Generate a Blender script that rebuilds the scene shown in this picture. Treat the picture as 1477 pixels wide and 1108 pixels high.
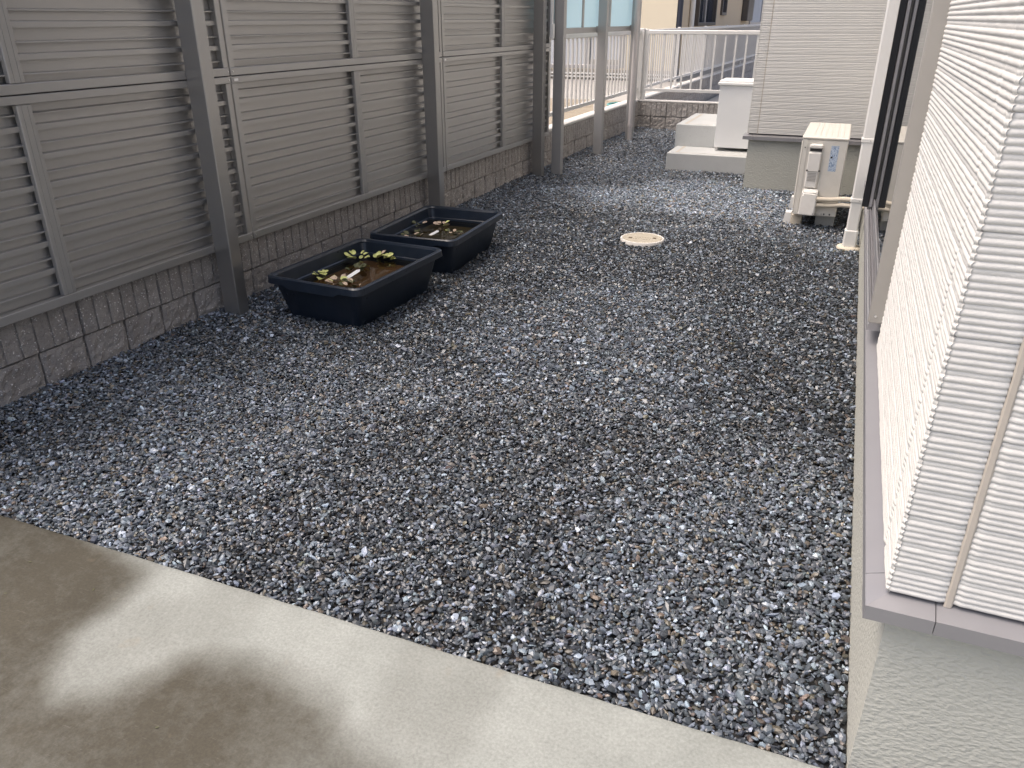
import bpy, bmesh, math, random
import numpy as np
from mathutils import Vector, Matrix

scene = bpy.context.scene
for o in list(bpy.data.objects):
    bpy.data.objects.remove(o)
COL = scene.collection
R = math.radians
rng = np.random.default_rng(7)
random.seed(7)

# ------------------------------------------------------------------ camera
cam_d = bpy.data.cameras.new('camera')
cam = bpy.data.objects.new('camera', cam_d)
COL.objects.link(cam)
cam_d.sensor_width = 36.0
cam_d.lens = 36.0 * 1125.56 / 1477.0
cam_d.clip_start = 0.02
cam_d.clip_end = 500
cam.location = (0, 0, 1.305)
cam.rotation_euler = (R(90 - 25.14), 0, R(22.263))
scene.camera = cam

# ------------------------------------------------------------------ sky and sun (bright overcast, light from the left)
SUN_EL, SUN_AZ = 67.0, 250.0          # azimuth measured clockwise from +Y
world = bpy.data.worlds.new('World')
scene.world = world
world.use_nodes = True
wn = world.node_tree.nodes
wl = world.node_tree.links
wn.clear()
sky = wn.new('ShaderNodeTexSky')
sky.sky_type = 'NISHITA'
sky.sun_disc = False
sky.sun_elevation = R(SUN_EL)
sky.sun_rotation = R(SUN_AZ)
sky.air_density = 0.8
sky.dust_density = 8.0
sky.ozone_density = 0.8
bg = wn.new('ShaderNodeBackground')
bg.inputs[1].default_value = 0.15
wo = wn.new('ShaderNodeOutputWorld')
wl.new(sky.outputs[0], bg.inputs[0])
wl.new(bg.outputs[0], wo.inputs[0])

sd = bpy.data.lights.new('sun', 'SUN')
sd.energy = 0.5
sd.angle = R(75)
sd.color = (1.0, 0.995, 0.95)
sun = bpy.data.objects.new('sun', sd)
COL.objects.link(sun)
dirv = Vector((math.sin(R(SUN_AZ)) * math.cos(R(SUN_EL)), math.cos(R(SUN_AZ)) * math.cos(R(SUN_EL)), math.sin(R(SUN_EL))))
sun.rotation_euler = dirv.to_track_quat('Z', 'Y').to_euler()
sun.location = (-8, -4, 12)

vs = scene.view_settings
vs.view_transform = 'Standard'
vs.look = 'None'
vs.gamma = 1.0
vs.use_curve_mapping = False
vs.exposure = 0.95

# ------------------------------------------------------------------ helpers
class MB:
    """collects shapes; build() links them as ONE mesh object"""
    def __init__(self):
        self.v = []; self.f = []; self.sm = []
    def add(self, verts, faces, smooth=False):
        b = len(self.v)
        self.v.extend([tuple(map(float, p)) for p in verts])
        self.f.extend([tuple(int(i) + b for i in f) for f in faces])
        self.sm.extend([smooth] * len(faces))
        return self
    def convex(self, verts, faces, smooth=False):
        P = [Vector(p) for p in verts]
        c = sum(P, Vector()) / len(P)
        out = []
        for f in faces:
            n = (P[f[1]] - P[f[0]]).cross(P[f[2]] - P[f[0]])
            fc = sum((P[i] for i in f), Vector()) / len(f)
            out.append(f if n.dot(fc - c) >= 0 else f[::-1])
        return self.add(verts, out, smooth)
    def box(self, lo, hi, c=0.0):
        lo = [min(a, b) for a, b in zip(lo, hi)], [max(a, b) for a, b in zip(lo, hi)]
        lo, hi = lo
        if c <= 0:
            v = [(x, y, z) for x in (lo[0], hi[0]) for y in (lo[1], hi[1]) for z in (lo[2], hi[2])]
            f = [(0, 1, 3, 2), (4, 6, 7, 5), (0, 4, 5, 1), (2, 3, 7, 6), (0, 2, 6, 4), (1, 5, 7, 3)]
            return self.convex(v, f)
        c = min(c, *[(h - l) * 0.49 for l, h in zip(lo, hi)])
        v = []; idx = {}
        for i in (0, 1):
            for j in (0, 1):
                for k in (0, 1):
                    o = [(lo, hi)[s][a] for a, s in enumerate((i, j, k))]
                    s = [1 if q == 0 else -1 for q in (i, j, k)]
                    for ax in range(3):
                        p = list(o)
                        for a in range(3):
                            if a != ax:
                                p[a] += s[a] * c
                        idx[(i, j, k, ax)] = len(v); v.append(p)
        f = []
        for ax in range(3):
            a, b = [q for q in range(3) if q != ax]
            for s in (0, 1):
                def K(p, q):
                    t = [0, 0, 0]; t[ax] = s; t[a] = p; t[b] = q
                    return idx[(t[0], t[1], t[2], ax)]
                f.append((K(0, 0), K(1, 0), K(1, 1), K(0, 1)))
            for p in (0, 1):
                for q in (0, 1):
                    t0 = [0, 0, 0]; t0[a] = p; t0[b] = q; t1 = list(t0); t1[ax] = 1
                    f.append((idx[(*t0, a)], idx[(*t1, a)], idx[(*t1, b)], idx[(*t0, b)]))
        for i in (0, 1):
            for j in (0, 1):
                for k in (0, 1):
                    f.append((idx[(i, j, k, 0)], idx[(i, j, k, 1)], idx[(i, j, k, 2)]))
        return self.convex(v, f)
    def tube(self, pts, r, n=12, caps=True, smooth=True):
        P = [Vector(p) for p in pts]
        rs = r if isinstance(r, (list, tuple)) else [r] * len(P)
        rings = []
        for i, p in enumerate(P):
            t = (P[min(i + 1, len(P) - 1)] - P[max(i - 1, 0)]).normalized()
            up = Vector((0, 0, 1)) if abs(t.z) < 0.95 else Vector((1, 0, 0))
            a = t.cross(up).normalized(); b = t.cross(a).normalized()
            rings.append([p + (a * math.cos(2 * math.pi * k / n) + b * math.sin(2 * math.pi * k / n)) * rs[i] for k in range(n)])
        v = [q for rg in rings for q in rg]
        f = []
        for i in range(len(P) - 1):
            for k in range(n):
                f.append((i * n + k, i * n + (k + 1) % n, (i + 1) * n + (k + 1) % n, (i + 1) * n + k))
        self.add(v, f, smooth)
        if caps:
            self.add(rings[0], [tuple(range(n))[::-1]]); self.add(rings[-1], [tuple(range(n))])
        return self
    def lathe(self, prof, n=32, c=(0, 0, 0), smooth=True):
        v = []; f = []
        for r, z in prof:
            for k in range(n):
                t = 2 * math.pi * k / n
                v.append((c[0] + r * math.cos(t), c[1] + r * math.sin(t), c[2] + z))
        for i in range(len(prof) - 1):
            for k in range(n):
                f.append((i * n + k, i * n + (k + 1) % n, (i + 1) * n + (k + 1) % n, (i + 1) * n + k))
        self.add(v, f, smooth)
        self.add(v[-n:], [tuple(range(n))])
        return self
    def extrude(self, prof, axis, a0, a1, closed=True, smooth=False):
        """prof: list of 2D points in the two other axes (x,y order kept), extruded on axis"""
        def P(p, t):
            q = list(p); q.insert(axis, t); return q
        n = len(prof)
        v = [P(p, a0) for p in prof] + [P(p, a1) for p in prof]
        f = [(i, (i + 1) % n, n + (i + 1) % n, n + i) for i in range(n if closed else n - 1)]
        self.add(v, f, smooth)
        if closed:
            self.add(v[:n], [tuple(range(n))[::-1]]); self.add(v[n:], [tuple(range(n))])
        return self
    def mesh(self, name):
        me = bpy.data.meshes.new(name)
        me.from_pydata(self.v, [], self.f)
        me.polygons.foreach_set('use_smooth', self.sm)
        me.update()
        return me
    def build(self, name, mat, parent=None, fix=False):
        me = self.mesh(name)
        if fix:
            bm = bmesh.new(); bm.from_mesh(me); bmesh.ops.recalc_face_normals(bm, faces=bm.faces); bm.to_mesh(me); bm.free()
        return link(name, me, mat, parent)

def link(name, me, mat=None, parent=None, loc=None, rz=None):
    o = bpy.data.objects.new(name, me)
    if mat and not me.materials:
        me.materials.append(mat)
    COL.objects.link(o)
    if parent:
        o.parent = parent
    if loc is not None:
        o.location = loc
    if rz is not None:
        o.rotation_euler = (0, 0, rz)
    return o

def tag(o, label=None, cat=None, group=None, kind=None):
    if label: o['label'] = label
    if cat: o['category'] = cat
    if group: o['group'] = group
    if kind: o['kind'] = kind
    return o

def thing(name, label, cat, loc=(0, 0, 0), rz=0.0, group=None):
    o = bpy.data.objects.new(name, None)
    o.empty_display_size = 0.1
    COL.objects.link(o)
    o.location = loc; o.rotation_euler = (0, 0, rz)
    return tag(o, label, cat, group)

def grid_mesh(name, P, mat, smooth=True, flip=False):
    """P: (n,m,3) array"""
    n, m = P.shape[:2]
    me = bpy.data.meshes.new(name)
    idx = np.arange(n * m).reshape(n, m)
    q = np.stack([idx[:-1, :-1], idx[1:, :-1], idx[1:, 1:], idx[:-1, 1:]], -1).reshape(-1, 4)
    if flip: q = q[:, ::-1]
    me.vertices.add(n * m); me.vertices.foreach_set('co', P.reshape(-1).astype(np.float32))
    me.loops.add(q.size); me.loops.foreach_set('vertex_index', q.reshape(-1).astype(np.int32))
    me.polygons.add(len(q))
    me.polygons.foreach_set('loop_start', np.arange(0, q.size, 4, dtype=np.int32))
    me.polygons.foreach_set('use_smooth', np.full(len(q), smooth))
    me.update(calc_edges=True)
    me.materials.append(mat)
    return me

def vnoise(x, y, seed=0):
    """smooth value noise, arrays in, -1..1 out"""
    r = np.random.default_rng(seed).random((256, 256)) * 2 - 1
    xi = np.floor(x).astype(int); yi = np.floor(y).astype(int)
    fx = x - xi; fy = y - yi
    fx = fx * fx * (3 - 2 * fx); fy = fy * fy * (3 - 2 * fy)
    a = r[xi % 256, yi % 256]; b = r[(xi + 1) % 256, yi % 256]
    c = r[xi % 256, (yi + 1) % 256]; d = r[(xi + 1) % 256, (yi + 1) % 256]
    return (a * (1 - fx) + b * fx) * (1 - fy) + (c * (1 - fx) + d * fx) * fy

# ------------------------------------------------------------------ materials
def mat_new(name):
    m = bpy.data.materials.new(name)
    m.use_nodes = True
    nt = m.node_tree
    b = nt.nodes['Principled BSDF']
    return m, nt, b

def N(nt, typ, **kw):
    n = nt.nodes.new(typ)
    for k, v in kw.items():
        if k.startswith('_'):
            setattr(n, k[1:], v)
        else:
            n.inputs[k.replace('_', ' ')].default_value = v
    return n

def mixc(nt, fac, a, b, mode='MIX'):
    n = nt.nodes.new('ShaderNodeMix'); n.data_type = 'RGBA'; n.blend_type = mode
    for s, val in ((0, fac), (6, a), (7, b)):
        if hasattr(val, 'links'):
            nt.links.new(val, n.inputs[s])
        else:
            n.inputs[s].default_value = (*val, 1) if isinstance(val, (tuple, list)) and len(val) == 3 else val
    return n.outputs[2]

def ramp(nt, src, p0, p1, c0=(0, 0, 0), c1=(1, 1, 1)):
    n = nt.nodes.new('ShaderNodeValToRGB')
    n.color_ramp.elements[0].position = p0; n.color_ramp.elements[1].position = p1
    n.color_ramp.elements[0].color = (*c0, 1); n.color_ramp.elements[1].color = (*c1, 1)
    nt.links.new(src, n.inputs[0])
    return n.outputs[0]

def coords(nt, scale=None):
    t = nt.nodes.new('ShaderNodeTexCoord')
    if scale is None:
        return t.outputs['Object']
    m = nt.nodes.new('ShaderNodeMapping'); m.inputs['Scale'].default_value = scale
    nt.links.new(t.outputs['Object'], m.inputs[0])
    return m.outputs[0]

def noise(nt, vec, scale, detail=3.0, rough=0.55):
    n = N(nt, 'ShaderNodeTexNoise', Scale=scale, Detail=detail, Roughness=rough)
    nt.links.new(vec, n.inputs['Vector'])
    return n.outputs['Fac']

def bump(nt, b, src, strength, dist):
    n = N(nt, 'ShaderNodeBump', Strength=strength, Distance=dist)
    nt.links.new(src, n.inputs['Height']); nt.links.new(n.outputs[0], b.inputs['Normal'])

def paint(name, col, rough=0.45, metal=0.0, var=0.06, nscale=3.0, bmp=0.0, bscale=400.0, spec=0.5, dirt=None, dirt_amt=0.0, sc=None, rv=1.0):
    m, nt, b = mat_new(name)
    v = coords(nt, sc)
    f = noise(nt, v, nscale, 5)
    lo = tuple(max(0, c * (1 - var * 2)) for c in col); hi = tuple(min(1, c * (1 + var * 2)) for c in col)
    c = mixc(nt, f, lo, hi)
    if dirt:
        d = ramp(nt, noise(nt, v, nscale * 2.3, 6, 0.65), 0.5, 0.75)
        mm = nt.nodes.new('ShaderNodeMath'); mm.operation = 'MULTIPLY'; mm.inputs[1].default_value = dirt_amt
        nt.links.new(d, mm.inputs[0])
        c = mixc(nt, mm.outputs[0], c, dirt)
    nt.links.new(c, b.inputs['Base Color'])
    r = N(nt, 'ShaderNodeMapRange'); r.inputs['To Min'].default_value = max(0.02, rough - 0.08 * rv); r.inputs['To Max'].default_value = min(1, rough + 0.1 * rv)
    nt.links.new(noise(nt, v, nscale * 4, 4), r.inputs[0]); nt.links.new(r.outputs[0], b.inputs['Roughness'])
    b.inputs['Metallic'].default_value = metal
    b.inputs['Specular IOR Level'].default_value = spec
    if bmp > 0:
        bump(nt, b, noise(nt, v, bscale, 4), bmp, 0.001)
    return m

M = {}
M['fence'] = paint('fence_metal', (0.42, 0.413, 0.403), 0.36, 0.68, 0.015, 2, rv=0.1)
M['slat'] = paint('slat_metal', (0.42, 0.412, 0.401), 0.36, 0.66, 0.015, 1.5, rv=0.1)
M['post'] = paint('post_metal', (0.36, 0.356, 0.350), 0.28, 0.75, 0.02, 3, rv=0.2)
M['lpost'] = paint('light_post_metal', (0.40, 0.392, 0.385), 0.38, 0.4, 0.04, 6, 0.03, 900)
M['alu'] = paint('picket_metal', (0.68, 0.67, 0.65), 0.4, 0.15, 0.04, 6)
M['steel'] = paint('bolt_steel', (0.7, 0.7, 0.7), 0.25, 1.0, 0.05, 20)
M['white_paint'] = paint('white_paint', (0.80, 0.80, 0.79), 0.4, 0, 0.02, 5)
M['sticker'] = paint('white_sticker', (0.85, 0.85, 0.84), 0.35, 0, 0.02, 50)
M['black'] = paint('black_rubber', (0.012, 0.013, 0.016), 0.5, 0, 0.1, 10)
M['caulk'] = paint('caulk', (0.50, 0.45, 0.385), 0.7, 0, 0.06, 30)
M['drip'] = paint('drip_metal', (0.29, 0.284, 0.294), 0.4, 0.35, 0.04, 8, 0.03, 700)
M['window_alu'] = paint('window_aluminium', (0.46, 0.45, 0.46), 0.33, 0.7, 0.05, 12)
M['rail_beige'] = paint('shutter_rail_metal', (0.42, 0.40, 0.37), 0.42, 0.35, 0.03, 12)
M['ac'] = paint('ac_casing', (0.66, 0.635, 0.58), 0.42, 0, 0.03, 5, 0.03, 900, dirt=(0.42, 0.39, 0.33), dirt_amt=0.22)
M['acw'] = paint('ac_cover', (0.74, 0.72, 0.68), 0.4, 0, 0.03, 8, dirt=(0.5, 0.46, 0.4), dirt_amt=0.18)
M['acdark'] = paint('ac_dark', (0.05, 0.05, 0.05), 0.6)
M['lagging'] = paint('pipe_lagging', (0.60, 0.54, 0.44), 0.7, 0, 0.08, 25, 0.1, 200)
M['pvc'] = paint('white_pvc', (0.76, 0.75, 0.72), 0.35, 0, 0.02, 6, dirt=(0.6, 0.57, 0.5), dirt_amt=0.15)
M['gpvc'] = paint('grey_pvc', (0.50, 0.47, 0.46), 0.4, 0, 0.03, 8)
M['tub'] = paint('tub_plastic', (0.011, 0.018, 0.031), 0.30, 0, 0.2, 9, 0.08, 300, dirt=(0.05, 0.055, 0.065), dirt_amt=0.2)
M['mud'] = paint('mud', (0.075, 0.043, 0.018), 0.9, 0, 0.25, 14, dirt=(0.03, 0.024, 0.012), dirt_amt=0.7)
M['mud2'] = paint('green_mud', (0.032, 0.030, 0.014), 0.9, 0, 0.3, 14, dirt=(0.012, 0.014, 0.010), dirt_amt=0.8)
M['leaf'] = paint('floating_leaf', (0.52, 0.56, 0.20), 0.5, 0, 0.18, 30, dirt=(0.60, 0.50, 0.24), dirt_amt=0.5)
M['leaf'].node_tree.nodes['Principled BSDF'].inputs['Subsurface Weight'].default_value = 0.0
M['leafdry'] = paint('withered_leaf', (0.55, 0.43, 0.32), 0.6, 0, 0.2, 40, dirt=(0.10, 0.06, 0.03), dirt_amt=0.7)
M['leafdark'] = paint('submerged_leaf', (0.07, 0.075, 0.03), 0.6, 0, 0.3, 40)
M['cream_wall'] = paint('cream_render', (0.74, 0.66, 0.51), 0.8, 0, 0.03, 3, 0.15, 60)
M['beige_wall'] = paint('beige_render', (0.62, 0.50, 0.35), 0.8, 0, 0.03, 3, 0.15, 60)
M['nfound'] = paint('neighbour_plinth', (0.50, 0.46, 0.40), 0.8)
M['navy'] = paint('navy_drainpipe', (0.03, 0.035, 0.055), 0.4)
M['bronze'] = paint('bronze_frame', (0.10, 0.09, 0.085), 0.4, 0.3)
M['curtain'] = paint('pale_curtain', (0.50, 0.52, 0.55), 0.8, 0, 0.1, 1.5, sc=(14, 1, 1))
M['teal'] = paint('teal_plastic', (0.12, 0.33, 0.33), 0.5, 0, 0.15, 30)
M['roof'] = paint('dark_roof', (0.06, 0.06, 0.065), 0.7)
M['coping'] = paint('coping_concrete', (0.60, 0.58, 0.55), 0.8, 0, 0.05, 9, 0.2, 150)
M['soil'] = None

def m_soil():
    m, nt, b = mat_new('tan_soil')
    v = coords(nt)
    c = mixc(nt, noise(nt, v, 2.5, 8, 0.7), (0.17, 0.135, 0.095), (0.40, 0.35, 0.275))
    nt.links.new(c, b.inputs['Base Color']); b.inputs['Roughness'].default_value = 0.95
    bump(nt, b, noise(nt, v, 30, 6, 0.7), 0.8, 0.02)
    return m
M['soil'] = m_soil()

def m_block():
    m, nt, b = mat_new('split_block')
    oi = nt.nodes.new('ShaderNodeObjectInfo')
    t = nt.nodes.new('ShaderNodeTexCoord')
    ad = nt.nodes.new('ShaderNodeVectorMath'); ad.operation = 'ADD'
    sc = nt.nodes.new('ShaderNodeVectorMath'); sc.operation = 'SCALE'; sc.inputs[0].default_value = (17, 23, 31)
    nt.links.new(oi.outputs['Random'], sc.inputs['Scale'])
    nt.links.new(t.outputs['Object'], ad.inputs[0]); nt.links.new(sc.outputs[0], ad.inputs[1])
    v = ad.outputs[0]
    c = mixc(nt, noise(nt, v, 26, 6, 0.7), (0.28, 0.256, 0.236), (0.56, 0.525, 0.495))
    c = mixc(nt, ramp(nt, noise(nt, v, 7, 4), 0.35, 0.7), c, mixc(nt, 0.5, c, (0.23, 0.205, 0.185)))
    vo = N(nt, 'ShaderNodeTexVoronoi', Scale=95.0); nt.links.new(v, vo.inputs['Vector'])
    vr = ramp(nt, vo.outputs['Distance'], 0.16, 0.32, (1, 1, 1), (0, 0, 0))
    sel = ramp(nt, noise(nt, v, 60, 2), 0.47, 0.53)
    mu = nt.nodes.new('ShaderNodeMath'); mu.operation = 'MULTIPLY'
    nt.links.new(vr, mu.inputs[0]); nt.links.new(sel, mu.inputs[1])
    c = mixc(nt, mu.outputs[0], c, (0.9, 0.88, 0.86))
    vo2 = N(nt, 'ShaderNodeTexVoronoi', Scale=150.0); nt.links.new(v, vo2.inputs['Vector'])
    vd = ramp(nt, vo2.outputs['Distance'], 0.1, 0.3, (1, 1, 1), (0, 0, 0))
    md = nt.nodes.new('ShaderNodeMath'); md.operation = 'MULTIPLY'; md.inputs[1].default_value = 0.45
    nt.links.new(vd, md.inputs[0])
    c = mixc(nt, md.outputs[0], c, (0.06, 0.055, 0.05))
    # mossy damp foot: a stain low on the wall with a ragged edge
    sx = nt.nodes.new('ShaderNodeSeparateXYZ'); nt.links.new(t.outputs['Object'], sx.inputs[0])
    nt.links.new(c, b.inputs['Base Color'])
    b.inputs['Roughness'].default_value = 0.88
    bump(nt, b, noise(nt, v, 110, 6, 0.75), 1.0, 0.010)
    return m
M['block'] = m_block()

def m_stucco(name, col):
    m, nt, b = mat_new(name)
    v = coords(nt)
    c = mixc(nt, noise(nt, v, 2.2, 5), tuple(x * 0.9 for x in col), tuple(min(1, x * 1.08) for x in col))
    c = mixc(nt, ramp(nt, noise(nt, v, 9, 6, 0.7), 0.62, 0.8), c, tuple(x * 0.82 for x in col))
    nt.links.new(c, b.inputs['Base Color'])
    b.inputs['Roughness'].default_value = 0.8
    vo = noise(nt, coords(nt, (1, 1, 1.5)), 85, 3, 0.5)
    bump(nt, b, ramp(nt, vo, 0.35, 0.75), 0.55, 0.004)
    return m
M['stucco'] = m_stucco('foundation_render', (0.47, 0.468, 0.418))

def m_siding():
    m, nt, b = mat_new('siding')
    v = coords(nt)
    c = mixc(nt, noise(nt, v, 1.3, 4), (0.62, 0.61, 0.58), (0.71, 0.70, 0.668))
    c = mixc(nt, noise(nt, coords(nt, (1, 1, 12)), 6, 5), mixc(nt, 0.4, c, (0.55, 0.53, 0.49)), c)
    nt.links.new(c, b.inputs['Base Color'])
    b.inputs['Roughness'].default_value = 0.62
    b.inputs['Specular IOR Level'].default_value = 0.35
    bump(nt, b, noise(nt, v, 170, 5, 0.6), 0.35, 0.003)
    return m
M['siding'] = m_siding()

def m_concrete(name, lo, hi, scale=4):
    m, nt, b = mat_new(name)
    v = coords(nt)
    c = mixc(nt, noise(nt, v, scale, 7, 0.65), lo, hi)
    c = mixc(nt, ramp(nt, noise(nt, v, scale * 30, 3), 0.6, 0.8), c, tuple(x * 0.75 for x in lo))
    nt.links.new(c, b.inputs['Base Color']); b.inputs['Roughness'].default_value = 0.85
    bump(nt, b, noise(nt, v, 220, 5, 0.7), 0.3, 0.002)
    return m
M['concrete'] = m_concrete('step_concrete', (0.44, 0.445, 0.435), (0.60, 0.605, 0.59))
M['road'] = m_concrete('pale_ground', (0.3, 0.29, 0.27), (0.42, 0.40, 0.37), 1)

def m_slab():
    m, nt, b = mat_new('stained_slab')
    v = coords(nt)
    at = nt.nodes.new('ShaderNodeAttribute'); at.attribute_name = 'stain'
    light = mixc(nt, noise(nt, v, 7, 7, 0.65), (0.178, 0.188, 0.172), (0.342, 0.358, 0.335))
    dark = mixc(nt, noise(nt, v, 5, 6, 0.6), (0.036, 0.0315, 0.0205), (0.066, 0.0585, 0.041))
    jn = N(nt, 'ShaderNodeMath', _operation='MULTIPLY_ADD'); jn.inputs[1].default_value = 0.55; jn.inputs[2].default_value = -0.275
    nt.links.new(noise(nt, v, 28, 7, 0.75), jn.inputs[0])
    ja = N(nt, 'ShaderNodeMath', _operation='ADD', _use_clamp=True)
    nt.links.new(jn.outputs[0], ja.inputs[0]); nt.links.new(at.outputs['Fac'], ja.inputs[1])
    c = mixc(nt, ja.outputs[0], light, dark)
    fine = mixc(nt, noise(nt, v, 150, 5, 0.75), (0.45, 0.45, 0.45), (1.55, 1.55, 1.55))
    c = mixc(nt, 1.0, c, fine, 'MULTIPLY')
    rust = ramp(nt, noise(nt, v, 11, 4, 0.5), 0.66, 0.78)
    rm = nt.nodes.new('ShaderNodeMath'); rm.operation = 'MULTIPLY'; rm.inputs[1].default_value = 0.35
    nt.links.new(rust, rm.inputs[0])
    c = mixc(nt, rm.outputs[0], c, (0.25, 0.195, 0.13))
    # pale trowel scratches
    w = noise(nt, coords(nt, (3, 40, 1)), 6, 4, 0.6)
    sm = nt.nodes.new('ShaderNodeMath'); sm.operation = 'MULTIPLY'; sm.inputs[1].default_value = 0.10
    nt.links.new(ramp(nt, w, 0.64, 0.72), sm.inputs[0])
    c = mixc(nt, sm.outputs[0], c, (0.4, 0.39, 0.37))
    nt.links.new(c, b.inputs['Base Color'])
    b.inputs['Roughness'].default_value = 0.8
    bump(nt, b, noise(nt, v, 300, 4, 0.7), 0.25, 0.0015)
    return m
M['slab'] = m_slab()

def m_gravel():
    m, nt, b = mat_new('gravel_stone')
    at = nt.nodes.new('ShaderNodeAttribute'); at.attribute_name = 'tint'
    v = coords(nt)
    f = mixc(nt, noise(nt, v, 220, 4, 0.6), (0.6, 0.6, 0.6), (1.35, 1.35, 1.35))
    c = mixc(nt, 1.0, at.outputs['Color'], f, 'MULTIPLY')
    nt.links.new(c, b.inputs['Base Color'])
    b.inputs['Roughness'].default_value = 0.36
    b.inputs['Specular IOR Level'].default_value = 0.7
    return m
M['gravel'] = m_gravel()
M['bed'] = m_concrete('gravel_bed', (0.012, 0.012, 0.013), (0.03, 0.03, 0.03), 60)

def m_water():
    m = bpy.data.materials.new('water'); m.use_nodes = True
    nt = m.node_tree; nt.nodes.clear()
    out = nt.nodes.new('ShaderNodeOutputMaterial')
    tr = nt.nodes.new('ShaderNodeBsdfTransparent'); tr.inputs[0].default_value = (0.82, 0.74, 0.60, 1)
    gl = nt.nodes.new('ShaderNodeBsdfGlossy'); gl.inputs['Roughness'].default_value = 0.03
    fr = nt.nodes.new('ShaderNodeFresnel'); fr.inputs[0].default_value = 1.33
    bp = N(nt, 'ShaderNodeBump', Strength=0.08, Distance=0.01)
    nt.links.new(noise(nt, coords(nt), 8, 2), bp.inputs['Height'])
    nt.links.new(bp.outputs[0], gl.inputs['Normal'])
    mx = nt.nodes.new('ShaderNodeMixShader')
    nt.links.new(fr.outputs[0], mx.inputs[0]); nt.links.new(tr.outputs[0], mx.inputs[1]); nt.links.new(gl.outputs[0], mx.inputs[2])
    nt.links.new(mx.outputs[0], out.inputs[0])
    return m
M['water'] = m_water()

def m_glass(name, base=(0.015, 0.018, 0.02)):
    m, nt, b = mat_new(name)
    nt.links.new(mixc(nt, noise(nt, coords(nt), 2, 3), tuple(x * 0.8 for x in base), tuple(x * 1.2 for x in base)), b.inputs['Base Color'])
    b.inputs['Roughness'].default_value = 0.02
    b.inputs['IOR'].default_value = 1.52
    return m
M['glass'] = m_glass('window_glass')
M['nglass'] = m_glass('neighbour_glass', (0.03, 0.04, 0.06))

def m_screen():
    m, nt, b = mat_new('blue_polycarbonate')
    nt.links.new(mixc(nt, noise(nt, coords(nt), 1.2, 3), (0.60, 0.74, 0.80), (0.68, 0.80, 0.85)), b.inputs['Base Color'])
    b.inputs['Roughness'].default_value = 0.22
    tl = nt.nodes.new('ShaderNodeBsdfTranslucent'); tl.inputs[0].default_value = (0.72, 0.87, 0.93, 1)
    mx = nt.nodes.new('ShaderNodeMixShader'); mx.inputs[0].default_value = 0.55
    out = nt.nodes['Material Output']
    nt.links.new(b.outputs[0], mx.inputs[1]); nt.links.new(tl.outputs[0], mx.inputs[2]); nt.links.new(mx.outputs[0], out.inputs[0])
    return m
M['screen'] = m_screen()

def m_print():
    """pale blue data sticker with rows of tiny print"""
    m, nt, b = mat_new('data_sticker')
    v = coords(nt)
    br = N(nt, 'ShaderNodeTexNoise', Scale=1.0, Detail=2.0)
    mp = nt.nodes.new('ShaderNodeMapping'); mp.inputs['Scale'].default_value = (330, 1, 120)
    nt.links.new(v, mp.inputs[0]); nt.links.new(mp.outputs[0], br.inputs['Vector'])
    c = mixc(nt, ramp(nt, br.outputs['Fac'], 0.5, 0.58), (0.50, 0.58, 0.68), (0.17, 0.25, 0.40))
    nt.links.new(c, b.inputs['Base Color']); b.inputs['Roughness'].default_value = 0.35
    return m
M['print'] = m_print()

def m_lid():
    m, nt, b = mat_new('drain_lid_plastic')
    v = coords(nt)
    c = mixc(nt, noise(nt, v, 22, 6, 0.7), (0.30, 0.265, 0.205), (0.46, 0.42, 0.345))
    nt.links.new(c, b.inputs['Base Color']); b.inputs['Roughness'].default_value = 0.75
    bump(nt, b, noise(nt, v, 160, 5), 0.4, 0.002)
    return m
M['lid'] = m_lid()

# ------------------------------------------------------------------ fence line frame
FA = R(1.0024)
FX0 = -2.65
def F(s, off, z=0.0):
    return (FX0 + s * math.sin(FA) + off * math.cos(FA), s * math.cos(FA) - off * math.sin(FA), z)
FL = dict(loc=(FX0, 0, 0), rz=-FA)     # local x = towards the yard, local y = along the fence
def unF(x, y):
    dx = x - FX0
    return dx * np.sin(FA) + y * np.cos(FA), dx * np.cos(FA) - y * np.sin(FA)

# ================================================================== SETTING
# ground sheet
g = MB(); g.add([(-150, -60, -0.09), (150, -60, -0.09), (150, 240, -0.09), (-150, 240, -0.09)], [(0, 1, 2, 3)])
tag(g.build('ground', M['road']), kind='structure')
g = MB(); g.box((-2.78, 1.0, -0.085), (0.5, 10.7, -0.012))
tag(g.build('gravel_bed', M['bed']), kind='structure')

# concrete slab in the foreground with a damp stain of its own shape
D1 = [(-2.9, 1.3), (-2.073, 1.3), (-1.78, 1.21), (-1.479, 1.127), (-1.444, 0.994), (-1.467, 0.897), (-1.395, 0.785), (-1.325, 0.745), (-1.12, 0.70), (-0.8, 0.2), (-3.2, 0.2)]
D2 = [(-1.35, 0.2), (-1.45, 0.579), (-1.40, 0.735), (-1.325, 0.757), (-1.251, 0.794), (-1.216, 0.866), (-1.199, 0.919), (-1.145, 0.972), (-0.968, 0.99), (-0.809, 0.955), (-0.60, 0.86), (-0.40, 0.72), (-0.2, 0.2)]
def poly_sd(px, py, poly):
    d = np.full(px.shape, 1e9); ins = np.zeros(px.shape, bool)
    n = len(poly)
    for i in range(n):
        ax, ay = poly[i]; bx, by = poly[(i + 1) % n]
        ex, ey = bx - ax, by - ay
        t = np.clip(((px - ax) * ex + (py - ay) * ey) / (ex * ex + ey * ey), 0, 1)
        d = np.minimum(d, np.hypot(px - ax - t * ex, py - ay - t * ey))
        c = ((ay > py) != (by > py)) & (px < (bx - ax) * (py - ay) / (by - ay + 1e-12) + ax)
        ins ^= c
    return np.where(ins, d, -d)
def slab_edge(x):
    return 1.176 + 0.008 * (x + 2.07) / 2.2 + 0.0005 * np.sin(x * 31) + 0.0005 * np.sin(x * 83 + 1)
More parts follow.
